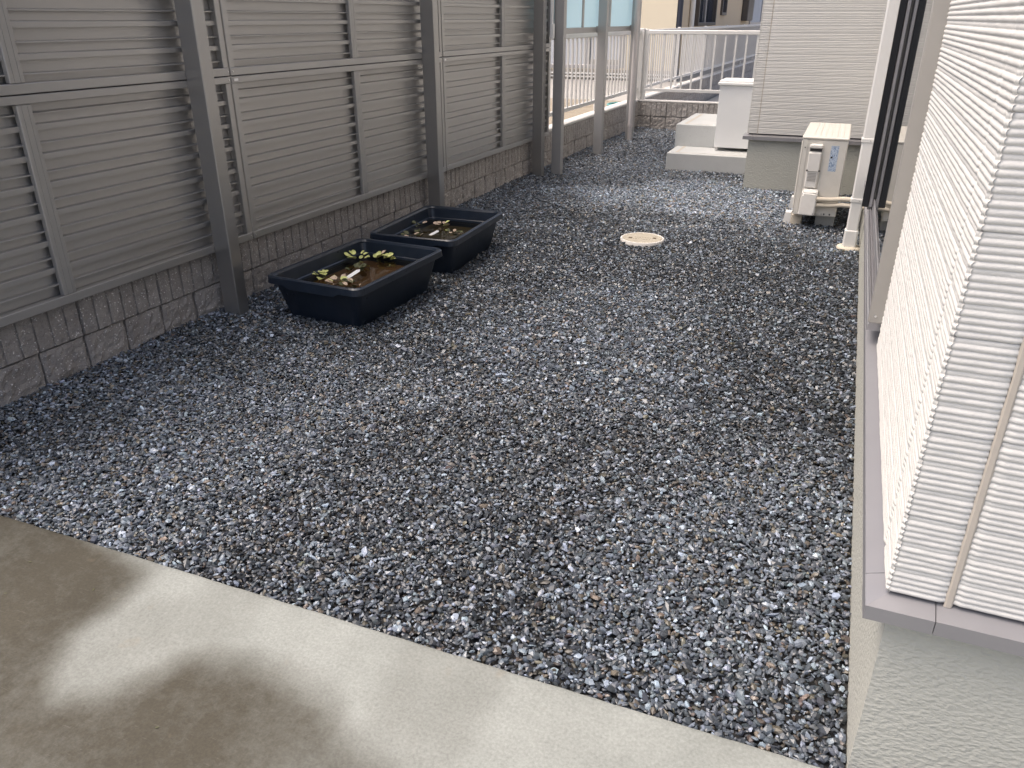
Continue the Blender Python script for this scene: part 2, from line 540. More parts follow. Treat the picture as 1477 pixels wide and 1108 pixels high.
ax = np.concatenate([[-6.0], np.arange(-2.8, 0.45, 0.013), [3.0]])
ay = np.concatenate([[-5.0], np.arange(0.25, 1.0, 0.013) / 1.0, np.linspace(1.0, 1.0, 1)])
T = np.concatenate([[0.0], np.linspace(0.55, 1.0, 75)])
Xg = np.repeat(ax[:, None], len(T) + 2, 1)
Yg = np.zeros_like(Xg); Zg = np.zeros_like(Xg)
ed = slab_edge(np.clip(ax, -3, 1))
for j, t in enumerate(T):
    Yg[:, j] = -5 + t * (ed + 5) if t < 0.5 else 0.2 + (t - 0.55) / 0.45 * (ed - 0.004 - 0.2)
    Zg[:, j] = 0.012
Yg[:, -2] = ed; Zg[:, -2] = 0.009
Yg[:, -1] = ed; Zg[:, -1] = -0.08
Zg += 0.0012 * vnoise(Xg * 5, Yg * 5, 3)
sm = grid_mesh('concrete_slab', np.stack([Xg, Yg, Zg], -1), M['slab'])
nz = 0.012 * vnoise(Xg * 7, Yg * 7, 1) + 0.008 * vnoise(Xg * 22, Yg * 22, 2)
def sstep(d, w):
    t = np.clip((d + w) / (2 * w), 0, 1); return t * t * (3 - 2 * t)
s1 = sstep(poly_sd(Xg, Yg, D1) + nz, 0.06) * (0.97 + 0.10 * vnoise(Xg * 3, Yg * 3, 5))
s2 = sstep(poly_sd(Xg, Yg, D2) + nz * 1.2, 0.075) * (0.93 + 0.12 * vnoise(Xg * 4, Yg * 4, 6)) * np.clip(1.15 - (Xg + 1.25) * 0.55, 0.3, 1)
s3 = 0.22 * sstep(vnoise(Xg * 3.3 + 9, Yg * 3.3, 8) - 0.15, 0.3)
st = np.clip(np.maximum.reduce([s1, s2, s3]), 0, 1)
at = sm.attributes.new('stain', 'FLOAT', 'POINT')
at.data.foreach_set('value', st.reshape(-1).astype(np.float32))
tag(link('concrete_slab', sm), kind='structure')

# neighbour's raised soil behind the wall, and the pale paving beyond it
g = MB(); g.box((-40, 0, -0.08), (-0.20, 11.1, 0.27))
nb = g.build('neighbour_ground', M['soil']); nb.location = FL['loc']; nb.rotation_euler = (0, 0, FL['rz']); tag(nb, kind='structure')
g = MB(); g.box((-40, 11.1, -0.08), (-0.20, 60, 0.262))
nb = g.build('neighbour_paving', M['road']); nb.location = FL['loc']; nb.rotation_euler = (0, 0, FL['rz']); tag(nb, kind='structure')

# ================================================================== BLOCK WALLS
WF = -0.078            # wall face (local x of the fence frame)
Z_C, Z_T = 0.150, 0.322   # course line, top of the ribbed course
def block_mesh(L, z0, z1, seed, ribs=0, depth=0.10, mort=0.004):
    """split-face block: local x outwards, y along, z up; face near x = 0"""
    nu = int(L / (0.0135 if ribs else 0.0165)); nv = max(6, int((z1 - z0) / 0.017))
    u = np.linspace(mort, L - mort, nu + 1); v = np.linspace(z0 + mort, z1 - mort, nv + 1)
    if ribs:
        pitch = L / ribs
        u = np.concatenate([[k * pitch + e for e in (0.0035, 0.0058, 0.020, 0.033, 0.047, pitch - 0.0058, pitch - 0.0035)] for k in range(ribs)])
    U, V = np.meshgrid(u, v, indexing='ij')
    X = (0.0035 if ribs else 0.005) * vnoise(U * 46 + seed * 3.1, V * 46, seed) + (0.0022 if ribs else 0.003) * vnoise(U * 130, V * 130 + seed, seed + 50)
    if ribs:
        ph = (U % pitch)
        groove = (ph < 0.0045) | (ph > pitch - 0.0045)
        X = np.where(groove, -0.0065, X + 0.001)
        X[(U < 0.0045) | (U > L - 0.0045)] = -0.009
    else:
        e = np.minimum(np.minimum(U - mort, L - mort - U), np.minimum(V - z0 - mort, z1 - mort - V))
        X = X - 0.007 * np.clip(1 - e / 0.010, 0, 1) + 0.004 * vnoise(U * 14, V * 14 + 2 * seed, seed + 9)
    P = np.stack([X, U, V], -1)
    # wrap back on all sides
    n, m = P.shape[:2]
    Q = np.zeros((n + 2, m + 2, 3)); Q[1:-1, 1:-1] = P
    Q[0, 1:-1] = P[0]; Q[-1, 1:-1] = P[-1]; Q[:, 0] = Q[:, 1]; Q[:, -1] = Q[:, -2]
    Q[0, :, 0] = -depth; Q[-1, :, 0] = -depth; Q[:, 0, 0] = -depth; Q[:, -1, 0] = -depth
    return grid_mesh('block', Q, M['block'], smooth=False)

split_v = [block_mesh(0.20, -0.045, Z_C, k) for k in range(7)]
rib_v = [block_mesh(0.40, Z_C, Z_T, 20 + k, ribs=6) for k in range(6)]

def wall_run(root, s0, s1, xf, flip=False, skip_split=False):
    k = 0
    s = s0
    while s < s1 - 0.01:
        if not skip_split:
            link('split_block', split_v[(k * 3 + k // 7) % 7], None, root, (xf + random.uniform(-.002, .002), s, 0))
        if k % 2 == 0 and s + 0.2 < s1:
            link('ribbed_block', rib_v[(k // 2 * 5 + k // 9) % 6], None, root, (xf + random.uniform(-.002, .002), s, 0))
        s += 0.2; k += 1

w = thing('block_wall', 'long low wall of rough grey ribbed concrete blocks under the louvred fence', 'wall', **FL)
wall_run(w, 0.45, 10.65, WF)
g = MB(); g.box((WF - 0.13, 0.45, -0.05), (WF - 0.022, 10.70, Z_T)); g.build('mortar_core', M['block'], w)
for k in range(6):
    a, b_ = 0.45 + k * 2.05, min(0.45 + (k + 1) * 2.05, 10.7)
    g = MB(); g.box((WF - 0.135, a + 0.002, Z_T), (WF + 0.0, b_ - 0.002, Z_T + 0.024), 0.004); g.build('coping', M['coping'], w)
# the wall running on beyond the far corner
w2 = thing('block_wall', 'boundary wall of grey blocks running on into the distance beyond the far fence', 'wall', **FL)
wall_run(w2, 10.86, 23.8, WF, skip_split=False)
g = MB(); g.box((WF - 0.13, 10.72, -0.08), (WF - 0.02, 24.0, Z_T)); g.build('mortar_core', M['block'], w2)
g = MB(); g.box((WF - 0.135, 10.72, Z_T), (WF + 0.0, 24.0, Z_T + 0.024), 0.004); g.build('coping', M['coping'], w2)

# far wall along X at Y = 10.55 ; local frame rotated so that local x faces -Y
FARY = 10.555
XL = FX0 + FARY * math.sin(FA) + WF
w3 = thing('block_wall', 'short cross wall of ribbed grey blocks closing the far end of the yard', 'wall', (XL, FARY, 0), R(-90))
# with rz=-90: local x -> -Y world, local y -> +X world
wall_run(w3, -0.03, 3.2, 0.0)
g = MB(); g.box((-0.13, -0.1, -0.05), (-0.022, 3.2, Z_T)); g.build('mortar_core', M['block'], w3)
g = MB(); g.box((-0.135, 0.002, Z_T), (0.0, 3.2, Z_T + 0.02), 0.004); g.build('coping', M['coping'], w3)

# ================================================================== LOUVRED FENCE
PF = -0.035            # front plane of the rails
lf = thing('louvred_fence', 'tall brown-grey metal louvred fence standing in front of the left block wall', 'fence', **FL)
PIT = 2.063
J0 = 3.045             # joint beside the first post
def slat_prof(z0, full=True):
    f0 = PF - 0.038
    p = [(f0, z0), (f0 + 0.001, z0 - 0.0400), (f0 + 0.021, z0 - 0.0428), (f0 + 0.022, z0 - 0.0438), (f0 + 0.022, z0 - 0.0478), (f0 - 0.001, z0 - 0.0484)]
    if full:
        p += [(f0 + 0.001, z0 - 0.0788), (f0 + 0.021, z0 - 0.0815), (f0 + 0.0222, z0 - 0.0828), (f0 + 0.0222, z0 - 0.1008), (f0 - 0.002, z0 - 0.1016)]
    else:
        p += [(f0 - 0.001, z0 - 0.10)]
    zb = p[-1][1]
    p += [(f0 - 0.012, zb), (f0 - 0.012, z0)]
    return p
def slat_me(full):
    g = MB()
    pr = slat_prof(0.0, full)
    g.extrude([(x, z) for x, z in pr][::-1], 1, 0.012, PIT - 0.022)
    me = g.mesh('slat'); me.materials.append(M['slat']); return me
SL_F, SL_H = slat_me(True), slat_me(False)
fr_cache = {}
def frame_me(h):
    g = MB()
    L = PIT
    c = 0.002
    g.box((PF - 0.036, 0.005, 0.0), (PF, L - 0.005, 0.034), c)              # bottom rail
    g.box((PF - 0.036, 0.005, h - 0.031), (PF, L - 0.005, h - 0.002), c)    # top rail
    for a, b in ((0.005, 0.040), (L - 0.036, L - 0.005)):
        g.box((PF - 0.034, a, 0.034), (PF - 0.002, b, h - 0.031), c)
    me = g.mesh('panel'); me.materials.append(M['fence']); return me
FH = 0.753
FR = frame_me(FH)
g = MB(); g.box((PF - 0.024, 0.995, 0.0345), (PF - 0.0008, 1.052, FH - 0.0315), 0.0025)
g.box((PF - 0.0008, 1.012, 0.0355), (PF + 0.0006, 1.0135, FH - 0.032)); g.box((PF - 0.0008, 1.035, 0.0355), (PF + 0.0006, 1.0365, FH - 0.032))
ST = g.mesh('stile'); ST.materials.append(M['fence'])
g = MB(); g.tube([(PF - 0.004, 0, 0), (PF + 0.0035, 0, 0)], [0.0042, 0.0036], 10)
BOLT = g.mesh('bolt'); BOLT.materials.append(M['steel'])
for i in range(3):
    y0 = J0 + (i - 1) * PIT
    for row in range(2):
        z0 = 0.311 + row * 0.755
        p = link('panel', FR, None, lf, (0, y0, z0))
        link('stile', ST, None, p, (0, 0, 0))
        sh = 0.0 if row == 0 else -0.017
        for k in range(7):
            zz = 1.0435 - 0.311 - 0.1015 * k + sh
            if k == 6:
                link('slat', SL_H, None, p, (0, 0, zz))
            elif zz <= FH - 0.008:
                link('slat', SL_F, None, p, (0, 0, zz))
        if row == 0:
            g = MB(); g.box((PF - 0.034, 0.006, FH - 0.0015), (PF - 0.012, PIT - 0.006, FH + 0.0015)); g.build('gap_light_block', M['black'], p)  # added dark strip: stops light through the gap, stands in for its shade
        for yb in (0.016, PIT - 0.016):
            for zb in (0.018, FH - 0.016):
                link('bolt', BOLT, None, p, (0, yb, zb))
for s in (2.772, 4.820, 6.745):
    g = MB(); g.box((PF + 0.0005, s, -0.08), (0.057, s + 0.07, 1.98), 0.003)
    po = g.build('post', M['post'], lf)
    g = MB(); g.box((PF - 0.002, s - 0.002, 1.981), (0.059, s + 0.072, 1.99), 0.002); g.build('cap', M['post'], po)
for s in (J0 + 0.02, J0 + PIT + 0.02):
    g = MB(); g.box((PF, s, 1.042), (PF + 0.0009, s + 0.026, 1.053), 0.0003); g.build('sticker', M['sticker'], lf)

# ================================================================== SCREEN POSTS WITH BLUE PANES
sc = thing('privacy_screen', 'light grey posts carrying pale blue translucent panes beyond the louvred fence', 'screen', **FL)
SP = (6.935, 8.17, 9.40)
for k, s in enumerate(SP):
    g = MB(); g.box((0.080, s, -0.08), (0.168, s + 0.07, 2.6), 0.003); po = g.build('post', M['lpost'], sc)
    g = MB(); g.box((0.062, s + 0.002, 1.172), (0.0795, s + 0.068, 1.23), 0.002); g.build('bracket', M['lpost'], po)
for a, b in ((6.88, 7.76), (7.76, 8.63), (8.63, 9.52)):
    g = MB()
    g.box((0.040, a, 1.172), (0.066, b, 1.222), 0.002); g.box((0.040, a, 2.48), (0.066, b, 2.52), 0.002)
    for t in (a, b - 0.022): g.box((0.0405, t + 0.0005, 1.222), (0.0655, t + 0.0215, 2.48), 0.002)
    fr = g.build('frame', M['lpost'], sc)
    g = MB(); g.box((0.051, a + 0.02, 1.218), (0.055, b - 0.02, 2.485)); g.build('pane', M['screen'], fr)
g = MB(); g.box((0.07, 6.86, 1.145), (0.10, 6.90, 1.26), 0.003); g.box((0.066, 6.87, 1.26), (0.09, 6.895, 2.5), 0.003); g.build('end_stop', M['white_paint'], sc)

dp = thing('downpipe', 'slim grey round rainwater pipe fixed to the last screen post', 'pipe', F(9.36, 0.150), -FA)
g = MB(); g.tube([(0, 0, 0.155), (0, 0, 2.6)], 0.027, 16); g.build('pipe', M['gpvc'], dp)
g = MB(); g.tube([(0, 0, -0.02), (0, 0, 0.15)], 0.026, 16); g.build('socket', M['gpvc'], dp)
for za in (0.15, 1.29):
    g = MB(); g.tube([(0, 0, za), (0, 0, za + 0.033)], 0.031, 16); g.build('collar', M['gpvc'], dp)

# ================================================================== PICKET FENCES
g = MB(); g.box((-0.009, -0.011, 0.0), (0.009, 0.011, 0.66), 0.002); PK = g.mesh('picket'); PK.materials.append(M['alu'])
def picket_fence(root, s0, s1, x, posts, pitch=0.129, zr=(0.446, 0.484, 1.120, 1.166)):
    g = MB(); g.box((x - 0.016, s0, zr[0]), (x + 0.016, s1, zr[1]), 0.003); g.build('rail', M['alu'], root)
    g = MB(); g.box((x - 0.020, s0, zr[2]), (x + 0.020, s1, zr[3]), 0.005); g.build('rail', M['alu'], root)
    s = s0 + pitch * 0.6
    while s < s1 - 0.03:
        if all(abs(s - q) > 0.045 for q in posts):
            link('picket', PK, None, root, (x, s, zr[1] - 0.018))
        s += pitch
    for q in posts:
        g = MB(); g.box((x - 0.055, q - 0.025, Z_T + 0.022), (x - 0.017, q + 0.025, zr[3] + 0.012), 0.003); g.build('post', M['alu'], root)
pf1 = thing('picket_fence', 'silver metal picket fence on the left wall behind the blue screen posts', 'fence', **FL)
picket_fence(pf1, 7.2, 10.62, WF - 0.055, (7.25, 9.0, 10.5))
pf2 = thing('picket_fence', 'silver metal picket fence continuing along the boundary beyond the corner', 'fence', **FL)
picket_fence(pf2, 10.80, 23.9, WF - 0.055, (10.98, 13.06, 15.2, 17.4, 19.7, 21.9), 0.129)
pf3 = thing('picket_fence', 'silver metal picket fence on top of the far cross wall', 'fence', (XL, FARY, 0), R(-90))
picket_fence(pf3, 0.06, 3.2, -0.06, (0.03, 2.0), 0.126)
g = MB(); g.box((-0.09, -0.06, Z_T + 0.022), (-0.03, 0.005, 1.185), 0.003); g.build('corner_post', M['alu'], pf3)

# ================================================================== OUR HOUSE
hs = thing('house', 'white ribbed siding house along the right side with grey rendered base', 'house', (0.2, 1.203, 0))
HO = Vector((0.2, 1.203, 0))
def H(mb, name, mat, parent=None, fix=False):
    """build with world coordinates under the house root (or one of its parts)"""
    o = mb.build(name, mat, parent or hs, fix)
    if parent is None:
        o.location = -HO
    return o
MOD = 0.0505
def rib_profile(z0, z1, amp=1.0):
    zs = []; d = []
    hts = [0.0107, 0.0105, 0.0108, 0.0105, 0.0080]
    k = 0; z = z0; r = np.random.default_rng(4)
    nmod = 0
    while z < z1:
        h = hts[k % 5]
        small = (k % 5 == 4)
        top = 0.0 if not small else -0.0016
        if k % 5 == 0: nmod += 1
        deep = -0.0050 if (k % 15 == 0) else -0.0029
        for t, q in ((0.02, deep), (0.16, top - 0.0009), (0.42, top), (0.72, top - 0.0006), (0.93, -0.0026)):
            zs.append(z + t * h); d.append(q * amp)
        z += h; k += 1
    return np.array(zs), np.array(d)
def siding(name, axis, const, u0, u1, z0, z1, du, sgn, seed, rough=0.0006, parent=None):
    """wall sheet: axis 'x' = face at x=const running along y; sgn = outward direction"""
    zs, d = rib_profile(z0, z1)
    n = max(2, int(round((u1 - u0) / du)) + 1)
    u = np.linspace(u0, u1, n)
    U, Z = np.meshgrid(u, zs, indexing='ij')
    Dp = np.repeat(d[None, :], n, 0)
    if rough > 0:
        Dp = Dp + rough * vnoise(U * 38, Z * 95, seed) + rough * 0.6 * vnoise(U * 110, Z * 200, seed + 1) + rough * 0.4 * vnoise(U * 9, Z * 95, seed + 2)
        Z = Z + rough * 0.25 * vnoise(U * 16, Z * 60, seed + 3)
    Dp[0, :] -= 0.0035; Dp[-1, :] -= 0.0035
    if axis == 'x':
        P = np.stack([const + sgn * Dp, U, Z], -1)
    else:
        P = np.stack([U, const + sgn * Dp, Z], -1)
    flip = (axis == 'x' and sgn < 0) or (axis == 'y' and sgn > 0)
    me = grid_mesh(name, P, M['siding'], smooth=True, flip=flip)
    o = link(name, me, None, parent or hs)
    if parent is None: o.location = -HO
    return o
SX, SY = 0.185, 1.190          # siding faces of the near wing
ZB = 0.440
ZD = 1.76
ZU = 3.6
# structural core: render plinth and plain upper walls
g = MB(); g.box((0.200, 1.203, -0.08), (7.0, 6.90, 0.41)); H(g, 'foundation', M['stucco'])
g = MB(); g.box((0.196, 1.202, 0.411), (7.0, 6.93, ZD)); H(g, 'wall_core', M['black'])
g = MB(); g.box((SX + 0.008, SY + 0.008, ZD), (7.0, 6.93, 6.0)); H(g, 'upper_wall', M['siding'])
g = MB(); g.box((-0.730, 6.960, -0.08), (7.0, 10.4, 0.41)); H(g, 'foundation', M['stucco'])
g = MB(); g.box((-0.733, 6.956, 0.411), (7.0, 10.4, ZD)); H(g, 'wall_core', M['black'])
g = MB(); g.box((-0.737, 6.953, ZD), (7.0, 10.4, 6.0)); H(g, 'upper_wall', M['siding'])
g = MB()
g.add([(-1.1, 0.7, 6.0), (7.4, 0.7, 6.0), (7.4, 10.8, 6.0), (-1.1, 10.8, 6.0), (1.6, 5.7, 7.3), (4.9, 5.7, 7.3)], [(0, 1, 5, 4), (1, 2, 5), (2, 3, 4, 5), (3, 0, 4), (3, 2, 1, 0)])
H(g, 'roof', M['roof'])
# near wing siding : corner piece, caulk joint, field boards
siding('siding_corner', 'x', SX, SY, 1.322, ZB, ZD, 0.010, -1, 11)
siding('siding_corner', 'y', SY, SX, 0.274, ZB, ZD, 0.009, -1, 21)
siding('siding_board', 'x', SX, 1.323, 2.362, ZB, ZD, 0.013, -1, 31)
siding('siding_board', 'x', SX, 3.99, 6.94, ZB, ZD, 0.06, -1, 41)
siding('siding_board', 'y', SY, 0.2855, 1.20, ZB, ZD, 0.010, -1, 51)
siding('siding_board', 'y', SY, 1.21, 4.2, ZB, ZD, 0.12, -1, 61)
g = MB(); g.box((SX, 2.3625, 2.452), (SX + 0.004, 3.9895, ZU)); H(g, 'lintel_board', M['siding'])
g = MB()
cz = np.arange(ZB - 0.006, ZD, 0.012)
rg = np.random.default_rng(3)
pr = []
for z in cz:
    jx = rg.uniform(-0.0008, 0.0008, 2)
    pr.append([(0.2735 + jx[0], SY + 0.0035, z), (0.2765, SY + 0.0012, z), (0.2835, SY + 0.0012, z), (0.2862 + jx[1], SY + 0.0035, z)])
for r_ in range(len(pr) - 1):
    for k in range(3):
        g.add([pr[r_][k], pr[r_][k + 1], pr[r_ + 1][k + 1], pr[r_ + 1][k]], [(0, 1, 2, 3)], True)
H(g, 'caulk_joint', M['caulk'])
for ax_, cn, u0_, u1_ in (('x', SX, SY, 2.362), ('x', SX, 3.99, 6.94), ('y', SY, SX, 4.2), ('y', 6.945, -0.746, SX + 0.02)):
    siding('siding_board', ax_, cn, u0_, u1_, ZD + 0.0006, ZU, 9, -1, 5, 0.0)
# far wing
SX2, SY2 = -0.746, 6.945
siding('siding_corner', 'y', SY2, SX2, -0.668, ZB + 0.003, ZD, 0.02, -1, 71, 0.0003)
siding('siding_board', 'y', SY2, -0.664, SX + 0.02, ZB + 0.003, ZD, 0.03, -1, 81, 0.0003)
siding('siding_board', 'x', SX2, SY2, 10.38, ZB + 0.003, ZD, 0.25, -1, 91, 0.0004)
g = MB(); g.box((-0.6685, SY2 + 0.0022, ZB), (-0.6635, SY2 + 0.006, ZD)); H(g, 'caulk_joint', M['caulk'])
# drip trims : sloping top, small nose ; mitred corner made of butted pieces
def drip_y(x_out, x_in, y0, y1, z0=0.396, z1=0.423):
    g = MB(); g.extrude([(x_out, z0), (x_in, z0), (x_in, z1 + 0.014), (x_out, z1)], 1, y0, y1); return H(g, 'drip_trim', M['drip'], fix=True)
def drip_x(y_out, y_in, x0, x1, z0=0.396, z1=0.423):
    g = MB(); g.extrude([(y_out, z0), (y_in, z0), (y_in, z1 + 0.014), (y_out, z1)], 0, x0, x1); return H(g, 'drip_trim', M['drip'], fix=True)
drip_y(0.158, 0.1995, 1.252, 6.925)
def drip_corner(xo, yo, xi, yi, ya, xb, z0=0.396, z1=0.423):
    g = MB()
    st = [((xo, ya), (xi, ya)), ((xo, yo), (xi, yi)), ((xb, yo), (xb, yi))]
    v = []
    for o_, i_ in st:
        v += [(*o_, z0), (*i_, z0), (*i_, z1 + 0.014), (*o_, z1)]
    f = [(k * 4 + a, k * 4 + (a + 1) % 4, k * 4 + 4 + (a + 1) % 4, k * 4 + 4 + a) for k in range(2) for a in range(4)] + [(0, 1, 2, 3), (8, 9, 10, 11)]
    g.add(v, f)
    return H(g, 'drip_corner', M['drip'], fix=True)
drip_corner(0.1575, 1.1620, 0.2, 1.2025, 1.2505, 0.262)
drip_x(1.1625, 1.2025, 0.2635, 4.2)
drip_x(6.922, 6.9605, -0.700, 0.157)
drip_corner(-0.776, 6.9215, -0.7305, 6.9605, 7.02, -0.7015)
drip_y(-0.7755, -0.7305, 7.0215, 10.38)

# window of the near wing
WY0, WY1, WZ0, WZ1 = 2.362, 3.985, 0.500, 2.44
g = MB()
g.box((0.150, WY0, 0.503), (0.30, WY0 + 0.030, WZ1), 0.003)
g.box((0.150, WY1 - 0.012, WZ0), (0.30, WY1 + 0.02, WZ1), 0.003)
g.box((0.150, WY0 + 0.0305, WZ1 - 0.05), (0.30, WY1 - 0.0125, WZ1 + 0.01), 0.003)
win = H(g, 'window', M['rail_beige'])
def W(mb, name, mat): return mb.build(name, mat, win)
g = MB()
g.extrude([(0.152, 0.470), (0.30, 0.470), (0.30, 0.522), (0.172, 0.522), (0.1715, 0.503), (0.1675, 0.5025), (0.167, 0.510), (0.164, 0.510), (0.1635, 0.498), (0.160, 0.497), (0.1595, 0.506), (0.1565, 0.506), (0.156, 0.490), (0.152, 0.486)], 1, WY0 + 0.0305, WY1 - 0.0125)
me_o = W(g, 'sill', M['window_alu'])
g = MB(); g.box((0.1725, WY0 + 0.031, 0.5225), (0.20, WY1 - 0.0135, 0.552), 0.002); W(g, 'bottom_rail', M['window_alu'])
g = MB(); g.box((0.1755, WY0 + 0.031, 0.5525), (0.182, WY1 - 0.0135, WZ1 - 0.051)); W(g, 'glass', M['glass'])
g = MB(); g.box((0.126, WY1 - 0.030, 0.515), (0.1535, WY1 - 0.0125, 2.4), 0.002); W(g, 'shutter_guide', M['black'])
g = MB(); g.box((0.156, WY1 - 0.034, 0.516), (0.170, WY1 - 0.0125, 2.38), 0.002); W(g, 'guide_rail', M['window_alu'])
g = MB(); g.tube([(0.167, WY0 - 0.0025, 0.525), (0.167, WY0 + 0.002, 0.525)], [0.0035, 0.0042], 10); W(g, 'screw', M['steel'])

# ================================================================== DOWNSPOUT BY THE WINDOW
ds = thing('downspout', 'white square rainwater downspout standing by the house window', 'pipe', (0.136, 5.215, 0))
g = MB(); g.box((-0.034, -0.034, 0.10), (0.034, 0.034, 6.0), 0.008); g.build('pipe', M['pvc'], ds)
g = MB(); g.box((-0.040, -0.040, 0.012), (0.040, 0.040, 0.125), 0.009); g.build('socket', M['pvc'], ds)
g = MB(); g.lathe([(0.072, -0.02), (0.074, 0.006), (0.068, 0.016), (0.045, 0.020)], 28); g.build('flange', M['lagging'], ds)
for z in (0.290, 0.640):
    g = MB(); g.box((-0.0385, -0.0385, z), (0.0385, 0.0385, z + 0.026), 0.004); g.box((0.0386, -0.012, z + 0.004), (0.060, 0.012, z + 0.02)); c_ = g.build('clip', M['pvc'], ds)
    g = MB(); g.tube([(0.012, -0.0415, z + 0.013), (0.012, -0.0384, z + 0.013)], 0.004, 8); g.build('screw', M['steel'], c_)

# ================================================================== AIR CONDITIONER
ac = thing('air_conditioner', 'cream outdoor air conditioner unit standing in the corner of the house', 'air conditioner', (-0.106, 6.08, 0))
AX0, AX1, AY0, AY1, AZ0, AZ1 = -0.139, 0.139, -0.405, 0.405, 0.085, 0.600
g = MB(); g.box((AX0 + 0.004, AY0, AZ0), (AX1, AY1, AZ1 - 0.018), 0.006); body = g.build('casing', M['ac'], ac)
g = MB(); g.box((AX0 - 0.004, AY0 - 0.003, AZ0 + 0.004), (AX0 + 0.0035, AY1 + 0.002, AZ1 - 0.0185), 0.003)
g.box((AX0 + 0.004, AY0 - 0.003, AZ0 + 0.004), (AX0 + 0.032, AY0 - 0.0002, AZ1 - 0.0185), 0.001); g.build('front_panel', M['ac'], ac)
g = MB(); g.box((AX0 - 0.008, AY0 - 0.006, AZ1 - 0.018), (AX1 + 0.004, AY1 + 0.006, AZ1), 0.006); top = g.build('top_panel', M['ac'], ac)
for k in range(6):
    x = AX0 + 0.045 + k * 0.036
    g = MB(); g.box((x, AY0 + 0.02, AZ1 - 0.001), (x + 0.018, AY1 - 0.02, AZ1 + 0.0022), 0.0015); g.build('rib', M['ac'], top)
# grille on the -X front
gr = MB()
for k in range(11):
    z = 0.13 + k * 0.038
    gr.box((AX0 - 0.013, -0.20, z), (AX0 - 0.0045, 0.30, z + 0.008), 0.002)
for k in range(6):
    y = -0.20 + k * 0.1
    gr.box((AX0 - 0.017, y - 0.004, 0.11), (AX0 - 0.0132, y + 0.004, 0.545), 0.001)
gr.build('grille', M['acw'], ac)
# valve cover with handle recess, louvres and lower hood
g = MB()
g.box((-0.092, AY0 - 0.016, 0.270), (-0.012, AY0 - 0.0005, 0.506), 0.008)
g.box((-0.090, AY0 - 0.022, 0.380), (-0.014, AY0 - 0.0165, 0.500), 0.004)
cov = g.build('valve_cover', M['acw'], ac)
g = MB(); g.box((-0.093, AY0 - 0.026, 0.527), (-0.008, AY0 - 0.0005, 0.556), 0.008); g.build('handle', M['acw'], ac)
g = MB(); g.box((-0.088, AY0 - 0.006, 0.508), (-0.014, AY0 - 0.0005, 0.526)); g.build('handle_recess', M['acdark'], ac)
for k in range(6):
    z = 0.318 + k * 0.0095
    g = MB(); g.box((-0.080, AY0 - 0.0185, z), (-0.026, AY0 - 0.0162, z + 0.0035)); g.build('vent_slot', M['rail_beige'], cov)
for x in (-0.094, -0.017):
    g = MB(); g.tube([(x + 0.006, AY0 - 0.0245, 0.386), (x + 0.006, AY0 - 0.0215, 0.386)], 0.006, 10); g.build('screw', M['acdark'], cov)
g = MB()
v = [(-0.106, AY0 - 0.0006, 0.092), (0.006, AY0 - 0.0006, 0.092), (0.006, AY0 - 0.0006, 0.266), (-0.098, AY0 - 0.0006, 0.268),
     (-0.104, AY0 - 0.058, 0.096), (0.000, AY0 - 0.058, 0.096), (0.002, AY0 - 0.046, 0.240), (-0.094, AY0 - 0.046, 0.242), (-0.092, AY0 - 0.026, 0.262), (0.002, AY0 - 0.026, 0.260)]
bm = bmesh.new()
for p in v: bm.verts.new(p)
bmesh.ops.convex_hull(bm, input=bm.verts)
bmesh.ops.bevel(bm, geom=[e for e in bm.edges], offset=0.006, segments=2, affect='EDGES')
me = bpy.data.meshes.new('pipe_hood'); bm.to_mesh(me); bm.free()
link('pipe_hood', me, M['acw'], ac)
g = MB(); g.box((0.040, AY0 - 0.0012, 0.385), (0.088, AY0 - 0.0003, 0.548)); st_o = g.build('data_sticker', M['print'], ac)
g = MB(); g.box((0.045, AY0 - 0.0018, 0.468), (0.057, AY0 - 0.0013, 0.480)); g.build('sticker_mark', M['black'], st_o)
for x in (0.045, 0.062, 0.098):
    g = MB(); g.tube([(x, AY0 - 0.004, 0.102), (x, AY0, 0.102)], 0.0055 if x > 0.05 else 0.003, 10); g.build('screw', M['acdark'], ac)
g = MB(); g.tube([(AX0 + 0.018, AY0 - 0.006, 0.53), (AX0 + 0.018, AY0 - 0.003, 0.53)], 0.004, 8); g.build('screw', M['acdark'], ac)
for y0 in (-0.335, 0.215):
    g = MB()
    g.add([(-0.205, y0, -0.03), (-0.205, y0 + 0.10, -0.03), (-0.150, y0 + 0.10, -0.03), (-0.150, y0, -0.03),
           (-0.190, y0 + 0.006, 0.078), (-0.190, y0 + 0.094, 0.078), (-0.150, y0 + 0.094, 0.078), (-0.150, y0 + 0.006, 0.078)],
          [(3, 2, 1, 0), (4, 5, 6, 7), (0, 1, 5, 4), (1, 2, 6, 5), (2, 3, 7, 6), (3, 0, 4, 7)])
    g.build('foot', M['pvc'], ac, True)
    g = MB(); g.box((-0.1495, y0, -0.03), (-0.075, y0 + 0.10, 0.072), 0.006); g.build('support_block', M['lagging'], ac)
    g = MB(); g.box((0.01, y0 + 0.03, -0.03), (0.135, y0 + 0.13, 0.072), 0.006); g.build('support_block', M['concrete'], ac)
    g = MB(); g.box((-0.13, y0 + 0.02, 0.0725), (0.13, y0 + 0.06, 0.085), 0.002); g.build('base_rail', M['ac'], ac)
